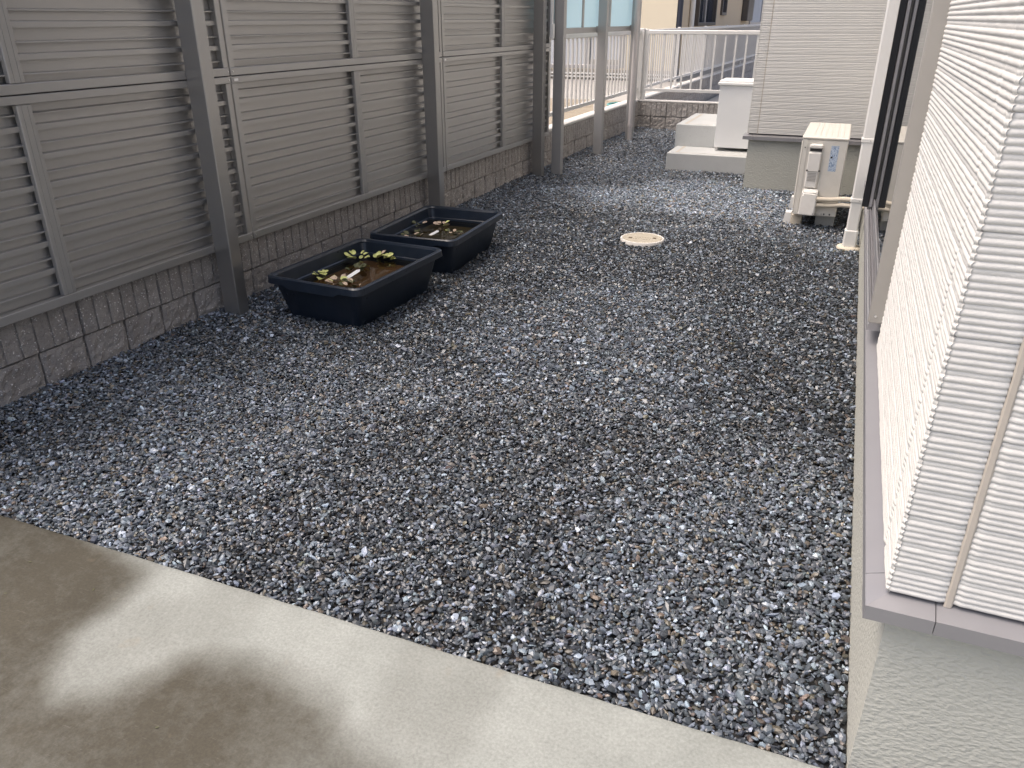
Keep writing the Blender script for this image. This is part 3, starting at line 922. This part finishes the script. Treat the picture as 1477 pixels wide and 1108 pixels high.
for dz, dy in ((0.205, 0.0), (0.165, 0.006)):
    pts = [(-0.005, AY0 - 0.030 + dy, dz), (0.03, AY0 - 0.032 + dy, dz), (0.08, AY0 - 0.034 + dy, dz + 0.002), (0.13, AY0 - 0.045 + dy, dz + 0.010), (0.17, AY0 - 0.07 + dy, dz + 0.020), (0.22, AY0 - 0.10 + dy, dz + 0.025), (0.30, AY0 - 0.11, dz + 0.025)]
    P = []
    V = [Vector(p) for p in pts]
    for i in range(len(V) - 1):
        p0, p1, p2, p3 = V[max(i - 1, 0)], V[i], V[i + 1], V[min(i + 2, len(V) - 1)]
        for k in range(4):
            t = k / 4
            P.append(0.5 * (2 * p1 + (p2 - p0) * t + (2 * p0 - 5 * p1 + 4 * p2 - p3) * t * t + (3 * p1 - p0 - 3 * p2 + p3) * t ** 3))
    P.append(V[-1])
    g = MB(); g.tube(P, 0.0155, 12); g.build('refrigerant_pipe', M['lagging'], ac)

# ================================================================== STEPS AND WHITE BOX
s1o = MB(); s1o.box((-1.525, 7.575, -0.06), (-0.735, 8.045, 0.155), 0.006); s1o.box((-1.158, 8.0455, -0.06), (-0.735, 9.08, 0.155), 0.005)
st1 = tag(s1o.build('concrete_step', M['concrete']), 'low pale concrete step on the gravel, in front of the taller block', 'step')
s2o = MB(); s2o.box((-1.548, 8.047, -0.06), (-1.162, 9.08, 0.36), 0.006)
st2 = tag(s2o.build('concrete_step', M['concrete']), 'taller pale concrete step block behind the low one', 'step')
for nm, par, bx in (('inset_line', st1, ((-1.455, 7.63, 0.1552), (-1.43, 8.045, 0.1562))), ('inset_line', st1, ((-1.4295, 7.63, 0.1552), (-0.78, 7.64, 0.1562))), ('inset_line', st2, ((-1.48, 8.10, 0.3602), (-1.45, 9.0, 0.3612))), ('inset_line', st2, ((-1.4495, 8.10, 0.3602), (-1.2, 8.11, 0.3612)))):
    g = MB(); g.box(*bx); g.build(nm, M['caulk'], par)
wb = thing('storage_box', 'plain white metal storage box with overhanging lid on the low step', 'box', (-0.94, 8.05, 0.155))
g = MB(); g.box((-0.198, -0.19, 0.032), (0.198, 0.19, 0.588), 0.004); g.build('body', M['white_paint'], wb)
g = MB()
g.box((-0.215, -0.212, 0.5885), (0.215, 0.205, 0.612), 0.004); g.box((-0.206, -0.195, 0.6122), (0.206, 0.195, 0.628), 0.004); lid = g.build('lid', M['white_paint'], wb)
g = MB(); g.box((-0.05, -0.18, 0.6285), (0.05, -0.17, 0.632)); g.build('handle', M['white_paint'], lid)
for x in (-0.175, 0.175):
    for y in (-0.165, 0.165):
        g = MB(); g.tube([(x, y, 0.0), (x, y, 0.032)], 0.016, 12); g.build('foot', M['alu'], wb)

# ================================================================== DRAIN COVER
dc = thing('drain_cover', 'round cream drain inspection cover set in the gravel', 'drain cover', (-1.104, 4.925, 0.010))
g = MB(); g.lathe([(0.140, -0.05), (0.140, 0.004), (0.136, 0.007), (0.131, 0.007), (0.129, 0.002)], 48); g.build('ring', M['coping'], dc)
g = MB(); g.lathe([(0.128, -0.01), (0.128, 0.005), (0.126, 0.0062), (0.112, 0.0062), (0.110, 0.0045)], 48); lid = g.build('lid', M['lid'], dc)
for sx in (-1, 1):
    g = MB(); c0, s0_ = math.cos(0.28), math.sin(0.28)
    x, y = 0.077 * sx * c0, 0.077 * sx * s0_
    g.box((x - 0.011, y - 0.014, 0.0046), (x + 0.011, y + 0.014, 0.0052)); g.build('lifting_slot', M['mud'], lid)
g = MB()
for k in range(7):
    a = -0.055 + k * 0.017
    g.box((a, -0.03, 0.0046), (a + 0.010, -0.026 + 0.004 * (k % 2), 0.0062)); g.box((a, 0.008, 0.0046), (a + 0.009, 0.013, 0.0060))
g.build('raised_mark', M['lid'], lid)

# ================================================================== WATER TUBS
def rrect(hx, hy, r, n=5):
    P = []
    for (cx, cy, a0) in ((hx - r, hy - r, 0), (-hx + r, hy - r, 90), (-hx + r, -hy + r, 180), (hx - r, -hy + r, 270)):
        for k in range(n + 1):
            a = R(a0 + 90 * k / n); P.append((cx + r * math.cos(a), cy + r * math.sin(a)))
    return P
def tub(name, label, loc, rz, mud='mud'):
    t = thing(name, label, 'tub', loc, rz, 'plastic tubs by the wall')
    hx, hy = 0.272, 0.392
    def loft(rings, caps=(False, False)):
        g = MB(); n = len(rings[0][0]); v = []; f = []
        for pts, z in rings:
            v += [(p[0], p[1], z if not callable(z) else z(p)) for p in pts]
        for i in range(len(rings) - 1):
            for k in range(n):
                f.append((i * n + k, i * n + (k + 1) % n, (i + 1) * n + (k + 1) % n, (i + 1) * n + k))
        g.add(v, f, False)
        for q, c_ in ((0, caps[0]), (len(rings) - 1, caps[1])):
            if c_: g.add(v[q * n:(q + 1) * n], [tuple(range(n))])
        return g
    g = loft([(rrect(0.200, 0.322, 0.03), -0.012), (rrect(0.203, 0.325, 0.035), 0.0), (rrect(0.250, 0.370, 0.04), 0.196),
              (rrect(0.243, 0.363, 0.038), 0.196), (rrect(0.232, 0.352, 0.036), 0.142), (rrect(0.226, 0.346, 0.036), 0.138), (rrect(0.196, 0.318, 0.03), 0.012)], (True, True))
    g.build('shell', M['tub'], t, True)
    def low(p):      # rim skirt drops in the middle of each end (hand grips)
        e = abs(p[1]) > hy - 0.03
        return 0.172
    ro = rrect(hx, hy, 0.05, 6)
    # subdivided rim outline so that the grip lip can drop
    def sub(poly, m=1):
        out = []
        for i in range(len(poly)):
            a, b = poly[i], poly[(i + 1) % len(poly)]
            L = math.hypot(b[0] - a[0], b[1] - a[1]); q = max(1, int(L / 0.03))
            for k in range(q): out.append((a[0] + (b[0] - a[0]) * k / q, a[1] + (b[1] - a[1]) * k / q))
        return out
    base = sub(ro)
    def sc_(p, d): return (p[0] * (hx + d) / hx, p[1] * (hy + d) / hy)
    def skirt(p):
        if abs(p[1]) > hy - 0.012 and abs(p[0]) < 0.135: return 0.158
        return 0.174
    g = loft([([sc_(p, 0.0) for p in base], skirt), ([sc_(p, -0.003) for p in base], 0.203), ([sc_(p, -0.010) for p in base], 0.2085), ([sc_(p, -0.022) for p in base], 0.2065), ([sc_(p, -0.029) for p in base], 0.196), ([sc_(p, -0.027) for p in base], 0.186), ([sc_(p, -0.004) for p in base], lambda p: skirt(p) + 0.001)])
    g.build('rim', M['tub'], t, True)
    g = MB(); g.add([(p[0], p[1], 0.098) for p in rrect(0.216, 0.336, 0.03)], [tuple(range(24))]); g.build('mud_bed', M[mud], t)
    g = MB(); g.add([(p[0], p[1], 0.128) for p in rrect(0.2225, 0.3425, 0.03)], [tuple(range(24))]); g.build('water', M['water'], t)
    return t
T1 = ((-2.137, 3.210, 0.0), R(-3.0)); T2 = ((-2.150, 4.110, 0.0), R(2.0))
tub1 = tub('plastic_tub', 'nearer dark navy plastic tub with green floating plants and brown water', *T1)
tub2 = tub('plastic_tub', 'farther dark navy plastic tub with murky water and withered plants', *T2, mud='mud2')
def in_tub(T, x, y, z):
    c, s_ = math.cos(T[1]), math.sin(T[1])
    return (T[0][0] + c * x - s_ * y, T[0][1] + s_ * x + c * y, z)

def leaf_me(L, Wd, curl, seed):
    r = np.random.default_rng(seed)
    n, m = 7, 5
    P = np.zeros((n, m, 3))
    for i in range(n):
        t = i / (n - 1)
        wd = Wd * (0.12 + 0.88 * math.sin(math.pi * min(1, 0.12 + t * 0.80)) ** 0.8)
        for j in range(m):
            q = (j / (m - 1) - 0.5) * 2
            P[i, j] = (L * t * (1 - 0.12 * q * q * t), q * wd / 2, curl * L * (t * t) + 0.22 * wd * q * q + r.uniform(-.001, .001))
    me = grid_mesh('leaf', P, M['leaf'])
    return me
LV = [leaf_me(0.042, 0.040, 0.15, 1), leaf_me(0.036, 0.038, 0.3, 2), leaf_me(0.048, 0.042, 0.1, 3), leaf_me(0.030, 0.030, 0.4, 4)]
LD = []
for me in LV[:2]:
    m2 = me.copy(); m2.materials.clear(); m2.materials.append(M['leafdry']); LD.append(m2)
LK = []
for me in LV[:2]:
    m2 = me.copy(); m2.materials.clear(); m2.materials.append(M['leafdark']); LK.append(m2)
def plant(label, T, x, y, n, spread, lib, seed, z=0.129, lift=0.012, size=1.0):
    r = random.Random(seed)
    p = thing('floating_plant', label, 'plant', in_tub(T, x, y, z), r.uniform(0, 6))
    for k in range(n):
        a = r.uniform(0, 2 * math.pi); d = spread * math.sqrt(r.random())
        o = link('leaf', r.choice(lib), None, p, (d * math.cos(a), d * math.sin(a), r.uniform(0.001, lift)))
        o.rotation_euler = (r.uniform(-.3, .3), r.uniform(-0.4, 0.1), a + r.uniform(-.7, .7))
        s_ = size * r.uniform(0.65, 1.0); o.scale = (s_, s_, s_)
    return p
MX = LV + LV + LD
plant('bright green floating plant near the front end of the nearer tub', T1, -0.150, -0.085, 8, 0.04, LV, 1, lift=0.03)
plant('pale green leafy clump beside the white plant tag in the nearer tub', T1, -0.035, -0.125, 8, 0.05, MX, 2)
plant('large yellow-green leafy clump in the middle of the nearer tub', T1, -0.165, 0.205, 11, 0.05, LV, 3, lift=0.04)
plant('yellowing floating plant at the far side of the nearer tub', T1, -0.10, 0.28, 9, 0.05, MX, 4, lift=0.03)
plant('small separate yellow-green rosette near the far end of the nearer tub', T1, -0.025, 0.305, 6, 0.02, LV, 5, lift=0.02)
plant('submerged dark leaves in the centre of the nearer tub', T1, -0.09, 0.10, 9, 0.05, LK, 6, z=0.122)
plant('dark withered leaves along the right edge of the nearer tub', T1, 0.05, -0.12, 10, 0.06, LK + LD, 7, z=0.125)
plant('withered pinkish floating plant in the middle of the farther tub', T2, -0.07, 0.18, 9, 0.04, LD + LV[:1], 8, lift=0.025)
plant('thin brown dead stems standing in the left of the farther tub', T2, -0.19, 0.10, 6, 0.03, LK + LD, 9, lift=0.03)
plant('scattered dead leaves at the front of the farther tub', T2, -0.14, -0.08, 8, 0.07, LD + LK, 10)
plant('scattered yellow leaf bits in the right half of the farther tub', T2, 0.08, 0.02, 10, 0.08, LK + LD + LV[3:], 11, size=0.7)
for T, x, y, a, lab in ((T1, -0.045, -0.02, 1.50, 'white plastic plant tag lying in the nearer tub'), (T2, -0.04, 0.0, 1.3, 'white plastic plant tag in the farther tub')):
    g = MB()
    g.box((-0.06, -0.011, 0), (0.06, 0.011, 0.003), 0.001); g.convex([(0.0602, -0.011, 0), (0.0602, 0.011, 0), (0.075, 0, 0), (0.0602, -0.011, 0.003), (0.0602, 0.011, 0.003), (0.075, 0, 0.003)], [(0, 1, 2), (3, 4, 5), (0, 1, 4, 3), (1, 2, 5, 4), (2, 0, 3, 5)])
    o = tag(g.build('plant_tag', M['sticker']), lab, 'plant tag')
    o.location = in_tub(T, x, y, 0.131); o.rotation_euler = (R(12), R(-9), T[1] + a)
    if T is T2: o.scale = (0.6, 0.9, 1)

# ================================================================== NEIGHBOUR'S HOUSE
nh = thing('neighbour_house', 'cream rendered house behind the silver picket fence with dark corner drainpipe', 'house', (-3.04, 15.0, 0.26))
NO = Vector((-3.04, 15.0, 0.26))
def NH(mb, name, mat, parent=None, fix=False):
    o = mb.build(name, mat, parent or nh, fix)
    if parent is None: o.location = -NO
    return o
g = MB(); g.box((-12, 15.03, 0.2), (-3.07, 33, 0.44)); NH(g, 'plinth', M['nfound'])
# front wall in pieces round the big window
wx0, wx1, wz0, wz1 = -5.75, -3.93, 0.47, 2.3
g = MB(); g.box((-12, 15.0, 0.44), (wx0, 15.2, 6.2)); g.box((wx1, 15.0, 0.44), (-3.04, 15.2, 6.2)); g.box((wx0 + .0005, 15.001, wz1), (wx1 - .0005, 15.2, 6.2)); g.box((wx0 + .0005, 15.001, 0.44), (wx1 - .0005, 15.2, wz0))
NH(g, 'front_wall', M['cream_wall'])
g = MB(); g.box((-12, 15.25, 0.44), (-3.10, 33, 6.2)); NH(g, 'side_wall', M['beige_wall'])
g = MB(); g.add([(-12.6, 14.4, 6.2), (-2.4, 14.4, 6.2), (-2.4, 33.6, 6.2), (-12.6, 33.6, 6.2), (-7.5, 18, 8.4), (-7.5, 30, 8.4)], [(0, 1, 4), (1, 2, 5, 4), (2, 3, 5), (3, 0, 4, 5), (3, 2, 1, 0)]); NH(g, 'roof', M['roof'])
g = MB()
g.box((wx0, 14.97, wz0), (wx0 + 0.06, 15.06, wz1), 0.004); g.box((wx1 - 0.08, 14.97, wz0), (wx1, 15.06, wz1), 0.004)
g.box((wx0 + 0.061, 14.97, wz0 - 0.02), (wx1 - 0.081, 15.06, wz0 + 0.05), 0.004); g.box((wx0 + 0.061, 14.97, wz1 - 0.05), (wx1 - 0.081, 15.06, wz1), 0.004)
nw = NH(g, 'window', M['window_alu'])
mid = -4.62
g = MB(); g.box((mid - 0.035, 14.985, wz0 + 0.051), (mid, 15.05, wz1 - 0.051), 0.003); g.build('meeting_stile', M['window_alu'], nw)
g = MB(); g.box((mid + 0.001, 14.992, wz0 + 0.051), (mid + 0.035, 15.045, wz1 - 0.051), 0.003); g.build('dark_stile', M['navy'], nw)
g = MB(); g.box((wx0 + 0.062, 15.02, wz0 + 0.051), (mid - 0.036, 15.03, wz1 - 0.051)); g.build('pane', M['curtain'], nw)
g = MB(); g.box((mid + 0.036, 15.02, wz0 + 0.14), (wx1 - 0.082, 15.03, wz1 - 0.051)); g.build('pane', M['curtain'], nw)
g = MB(); g.box((mid + 0.036, 15.0, wz0 + 0.051), (wx1 - 0.082, 15.04, wz0 + 0.139), 0.003); g.build('sash_rail', M['rail_beige'], nw)
# pale edging strips at the foot of the wall
for z in (0.355, 0.300):
    g = MB(); g.box((-12, 14.94, z), (-3.02, 15.028, z + 0.026), 0.004); NH(g, 'edging', M['alu'])
g = MB(); g.tube([(-3.005, 15.06, 0.27), (-3.005, 15.06, 6.1)], 0.055, 14); NH(g, 'drainpipe', M['navy'])
g = MB(); g.tube([(-3.05, 16.5, 0.27), (-3.05, 16.5, 6.1)], 0.05, 12); NH(g, 'white_pipe', M['pvc'])
def side_win(y0, y1, z0, z1, dark, fr, glass, proud=0.05):
    g = MB()
    g.box((-3.14, y0, z0), (-3.1 + proud, y0 + 0.08, z1), 0.005); g.box((-3.14, y1 - 0.08, z0), (-3.1 + proud, y1, z1), 0.005)
    g.box((-3.14, y0 + .081, z0), (-3.1 + proud, y1 - .081, z0 + 0.06), 0.005); g.box((-3.14, y0 + .081, z1 - 0.06), (-3.1 + proud, y1 - .081, z1), 0.005)
    w_ = NH(g, 'window', fr)
    g = MB(); g.box((-3.098, y0 + .082, z0 + .061), (-3.09, y1 - .082, z1 - .061)); g.build('pane', glass, w_)
    if dark:
        g = MB(); g.box((-3.088, (y0 + y1) / 2 - .04, z0 + .061), (-3.06, (y0 + y1) / 2 + .04, z1 - .061), .004); g.build('meeting_stile', M['window_alu'], w_)
side_win(17.0, 19.15, 1.16, 2.3, True, M['bronze'], M['nglass'], 0.09)
side_win(20.2, 20.9, 1.36, 2.3, False, M['bronze'], M['nglass'], 0.05)
side_win(25.75, 28.5, 1.13, 2.3, False, M['window_alu'], M['curtain'], 0.04)
g = MB(); g.box((-3.1, 23.9, 1.23), (-2.93, 25.1, 2.4), 0.02); NH(g, 'shutter_case', M['bronze'])

# teal hose offcut on the soil behind the wall
x_, y_, _ = F(10.1, -0.275)
th = thing('garden_hose', 'small loop of teal hose lying on the soil behind the wall', 'hose', (x_, y_, 0.272))
for k, (cx, rr) in enumerate(((-0.02, 0.075), (0.03, 0.10), (0.0, 0.088))):
    P = [(cx + rr * 0.8 * math.cos(t), rr * 1.9 * math.sin(t), 0.014 + 0.018 * k) for t in np.linspace(0, 2 * math.pi * 0.97, 40)]
    g = MB(); g.tube(P, 0.011, 8); g.build('coil', M['teal'], th)

# small fallen leaves on the slab
for k, (x, y, a, lb) in enumerate(((-1.80, 1.05, .4, 'tiny dark leaf fragment on the slab nearest the gravel at far left'), (-1.745, 0.94, .2, 'tiny dark leaf fragment at the left edge of the stained slab'), (-1.55, 1.03, 2.0, 'tiny dark leaf fragment beside the pale patch of the slab'), (-1.09, 0.77, .7, 'tiny dark leaf fragment alone low on the stained slab'))):
    me = LK[k % 2].copy(); o = link('fallen_leaf', me, None, None, (x, y, 0.0135), a)
    o.scale = (0.22, 0.10, 0.08)
    tag(o, lb, 'leaf', 'leaf fragments on the slab')

# ================================================================== GRAVEL
phi = (1 + 5 ** 0.5) / 2
ico_v = np.array([(-1, phi, 0), (1, phi, 0), (-1, -phi, 0), (1, -phi, 0), (0, -1, phi), (0, 1, phi), (0, -1, -phi), (0, 1, -phi), (phi, 0, -1), (phi, 0, 1), (-phi, 0, -1), (-phi, 0, 1)]) / math.hypot(1, phi)
ico_f = np.array([(0, 11, 5), (0, 5, 1), (0, 1, 7), (0, 7, 10), (0, 10, 11), (1, 5, 9), (5, 11, 4), (11, 10, 2), (10, 7, 6), (7, 1, 8), (3, 9, 4), (3, 4, 2), (3, 2, 6), (3, 6, 8), (3, 8, 9), (4, 9, 5), (2, 4, 11), (6, 2, 10), (8, 6, 7), (9, 8, 1)])
cub_v = np.array([(x, y, z) for x in (-1, 1) for y in (-1, 1) for z in (-1, 1)]) * 0.66
cub_f = np.array([(0, 1, 3), (0, 3, 2), (4, 6, 7), (4, 7, 5), (0, 4, 5), (0, 5, 1), (2, 3, 7), (2, 7, 6), (0, 2, 6), (0, 6, 4), (1, 5, 7), (1, 7, 3)])
def grav_z(x, y):
    s, off = unF(x, y)
    z = 0.006 * vnoise(x * 1.7, y * 1.7, 14) + 0.004 * vnoise(x * 4.5, y * 4.5, 15)
    z = z + 0.016 * np.clip(1 - (off - WF) / 0.25, 0, 1)            # banked against the wall
    z = z * np.clip((y - 1.17) / 0.25, 0, 1)
    return z
def scatter(x0, x1, y0, y1, pitch, zr):
    xs = np.arange(x0, x1, pitch); ys = np.arange(y0, y1, pitch)
    X, Y = np.meshgrid(xs, ys); X = X.ravel(); Y = Y.ravel()
    X = X + rng.uniform(-.5, .5, X.size) * pitch; Y = Y + rng.uniform(-.5, .5, X.size) * pitch
    s, off = unF(X, Y)
    k = (off > WF - 0.004) & (Y > slab_edge(np.clip(X, -3, 1)) + 0.004) & (X < 0.196)
    k &= ~((X > -0.735) & (Y > 6.955)) & (Y < FARY - 0.01)
    k &= ~((X > -1.53) & (Y > 7.57))
    k &= (np.hypot(X + 1.104, Y - 4.925) > 0.141)
    for T in (T1, T2):
        c, s_ = math.cos(T[1]), math.sin(T[1]); dx, dy = X - T[0][0], Y - T[0][1]
        k &= ~((np.abs(c * dx + s_ * dy) < 0.212) & (np.abs(-s_ * dx + c * dy) < 0.318))
    for ps in (2.772, 4.82, 6.745):
        k &= ~((s > ps) & (s < ps + .07) & (off > PF) & (off < .057))
    # only what the lens could plausibly see (a margin is kept round the frame)
    k &= (X > -2.95)
    X, Y = X[k], Y[k]
    Z = grav_z(X, Y) + rng.uniform(zr[0], zr[1], X.size)
    return np.stack([X, Y, Z], 1)
def stones(P, bv, bf, jit, size):
    n = len(P); nv = len(bv)
    V = np.repeat(bv[None], n, 0) * (1 + rng.uniform(-jit, jit, (n, nv, 1))) + rng.uniform(-0.12, 0.12, (n, nv, 3))
    s = size * np.clip(np.exp(rng.normal(0, 0.30, n)), 0.5, 2.0)
    V *= (np.stack([np.ones(n) * 1.18, rng.uniform(0.55, 0.95, n), rng.uniform(0.34, 0.62, n)], 1) * s[:, None] * 0.5)[:, None, :]
    # random tumble: mostly lying, some on edge
    a = rng.uniform(0, 2 * np.pi, n); b = rng.normal(0, 0.42, n); c = rng.normal(0, 0.42, n)
    def rot(V, i, j, t):
        ct, st_ = np.cos(t)[:, None], np.sin(t)[:, None]
        p, q = V[:, :, i].copy(), V[:, :, j].copy()
        V[:, :, i] = ct * p - st_ * q; V[:, :, j] = st_ * p + ct * q
    rot(V, 1, 2, b); rot(V, 0, 2, c); rot(V, 0, 1, a)
    V += P[:, None, :]
    Fc = bf[None] + (np.arange(n) * nv)[:, None, None]
    # stone colours; the tone spread also paints in dark gaps and bright tops
    u = rng.random(n)
    L = np.where(u < 0.58, rng.uniform(0.016, 0.058, n), np.where(u < 0.86, rng.uniform(0.055, 0.14, n), np.where(u < 0.975, rng.uniform(0.15, 0.29, n), rng.uniform(0.28, 0.42, n))))
    tint = np.stack([np.full(n, 0.83), np.full(n, 0.985), np.full(n, 1.19)], 1) * (1 + rng.normal(0, 0.025, (n, 3)))
    br = (rng.random(n) < 0.14) & (L < 0.13)
    tint[br] = np.array([1.16, 1.0, 0.80]) * (1 + rng.normal(0, 0.05, (br.sum(), 3)))
    x, y = P[:, 0], P[:, 1]
    # stone dust: drier, paler patches with their own ragged outline
    e = 1.0 - np.hypot((x + 1.0) / 1.1, (y - 6.4) / 0.72)
    dust_lift = sstep(e + 0.35 * vnoise(x * 3, y * 3, 31), 0.35) * 0.95
    dust_lift = np.maximum(dust_lift, 0.28 * sstep(vnoise(x * 1.1 + 4, y * 1.1, 33) + 0.3 * vnoise(x * 3, y * 3, 34) - 0.15, 0.35))
    so, of_ = unF(x, y)
    dust_lift = np.maximum(dust_lift, 0.45 * np.clip(1 - (of_ - WF) / 0.5, 0, 1) * (0.7 + 0.5 * vnoise(x * 4, y * 4, 36)))  # brightness painted into the stones near the wall, lifting that dark strip
    L = L * (1 + 0.5 * dust_lift) + 0.13 * dust_lift
    C = np.concatenate([np.clip(L[:, None] * tint, 0.01, 0.8), np.ones((n, 1))], 1)
    return V.reshape(-1, 3), Fc.reshape(-1, 3), np.repeat(C, nv, 0)
def gravel_obj(parts):
    V = np.concatenate([p[0] for p in parts]); C = np.concatenate([p[2] for p in parts])
    off = 0; Fs = []
    for p in parts:
        Fs.append(p[1] + off); off += len(p[0])
    Fa = np.concatenate(Fs)
    me = bpy.data.meshes.new('gravel')
    me.vertices.add(len(V)); me.vertices.foreach_set('co', V.astype(np.float32).ravel())
    me.loops.add(Fa.size); me.loops.foreach_set('vertex_index', Fa.astype(np.int32).ravel())
    me.polygons.add(len(Fa)); me.polygons.foreach_set('loop_start', np.arange(0, Fa.size, 3, dtype=np.int32))
    me.polygons.foreach_set('use_smooth', np.zeros(len(Fa), bool))
    me.update(calc_edges=True)
    a = me.attributes.new('tint', 'FLOAT_COLOR', 'POINT'); a.data.foreach_set('color', C.astype(np.float32).ravel())
    me.materials.append(M['gravel'])
    return link('gravel', me)
oct_v = np.array([(1, 0, 0), (-1, 0, 0), (0, 1, 0), (0, -1, 0), (0, 0, 1), (0, 0, -1)]) * 1.05
oct_f = np.array([(0, 2, 4), (2, 1, 4), (1, 3, 4), (3, 0, 4), (2, 0, 5), (1, 2, 5), (3, 1, 5), (0, 3, 5)])
near = scatter(-2.75, 0.2, 1.17, 2.6, 0.0093, (-0.008, 0.004))
mid_ = scatter(-2.75, 0.2, 2.6, 5.4, 0.0107, (-0.008, 0.004))
far = scatter(-2.75, 0.2, 5.4, 10.56, 0.0127, (-0.008, 0.004))
gv = gravel_obj([stones(near, ico_v, ico_f, 0.26, 0.0132), stones(mid_, cub_v, cub_f, 0.25, 0.0142), stones(far, oct_v, oct_f, 0.2, 0.0165)])
tag(gv, 'loose blue-grey crushed stone gravel covering the yard', 'gravel', kind='stuff')
# a few stray chips on the slab edge
for k in range(10):
    pass
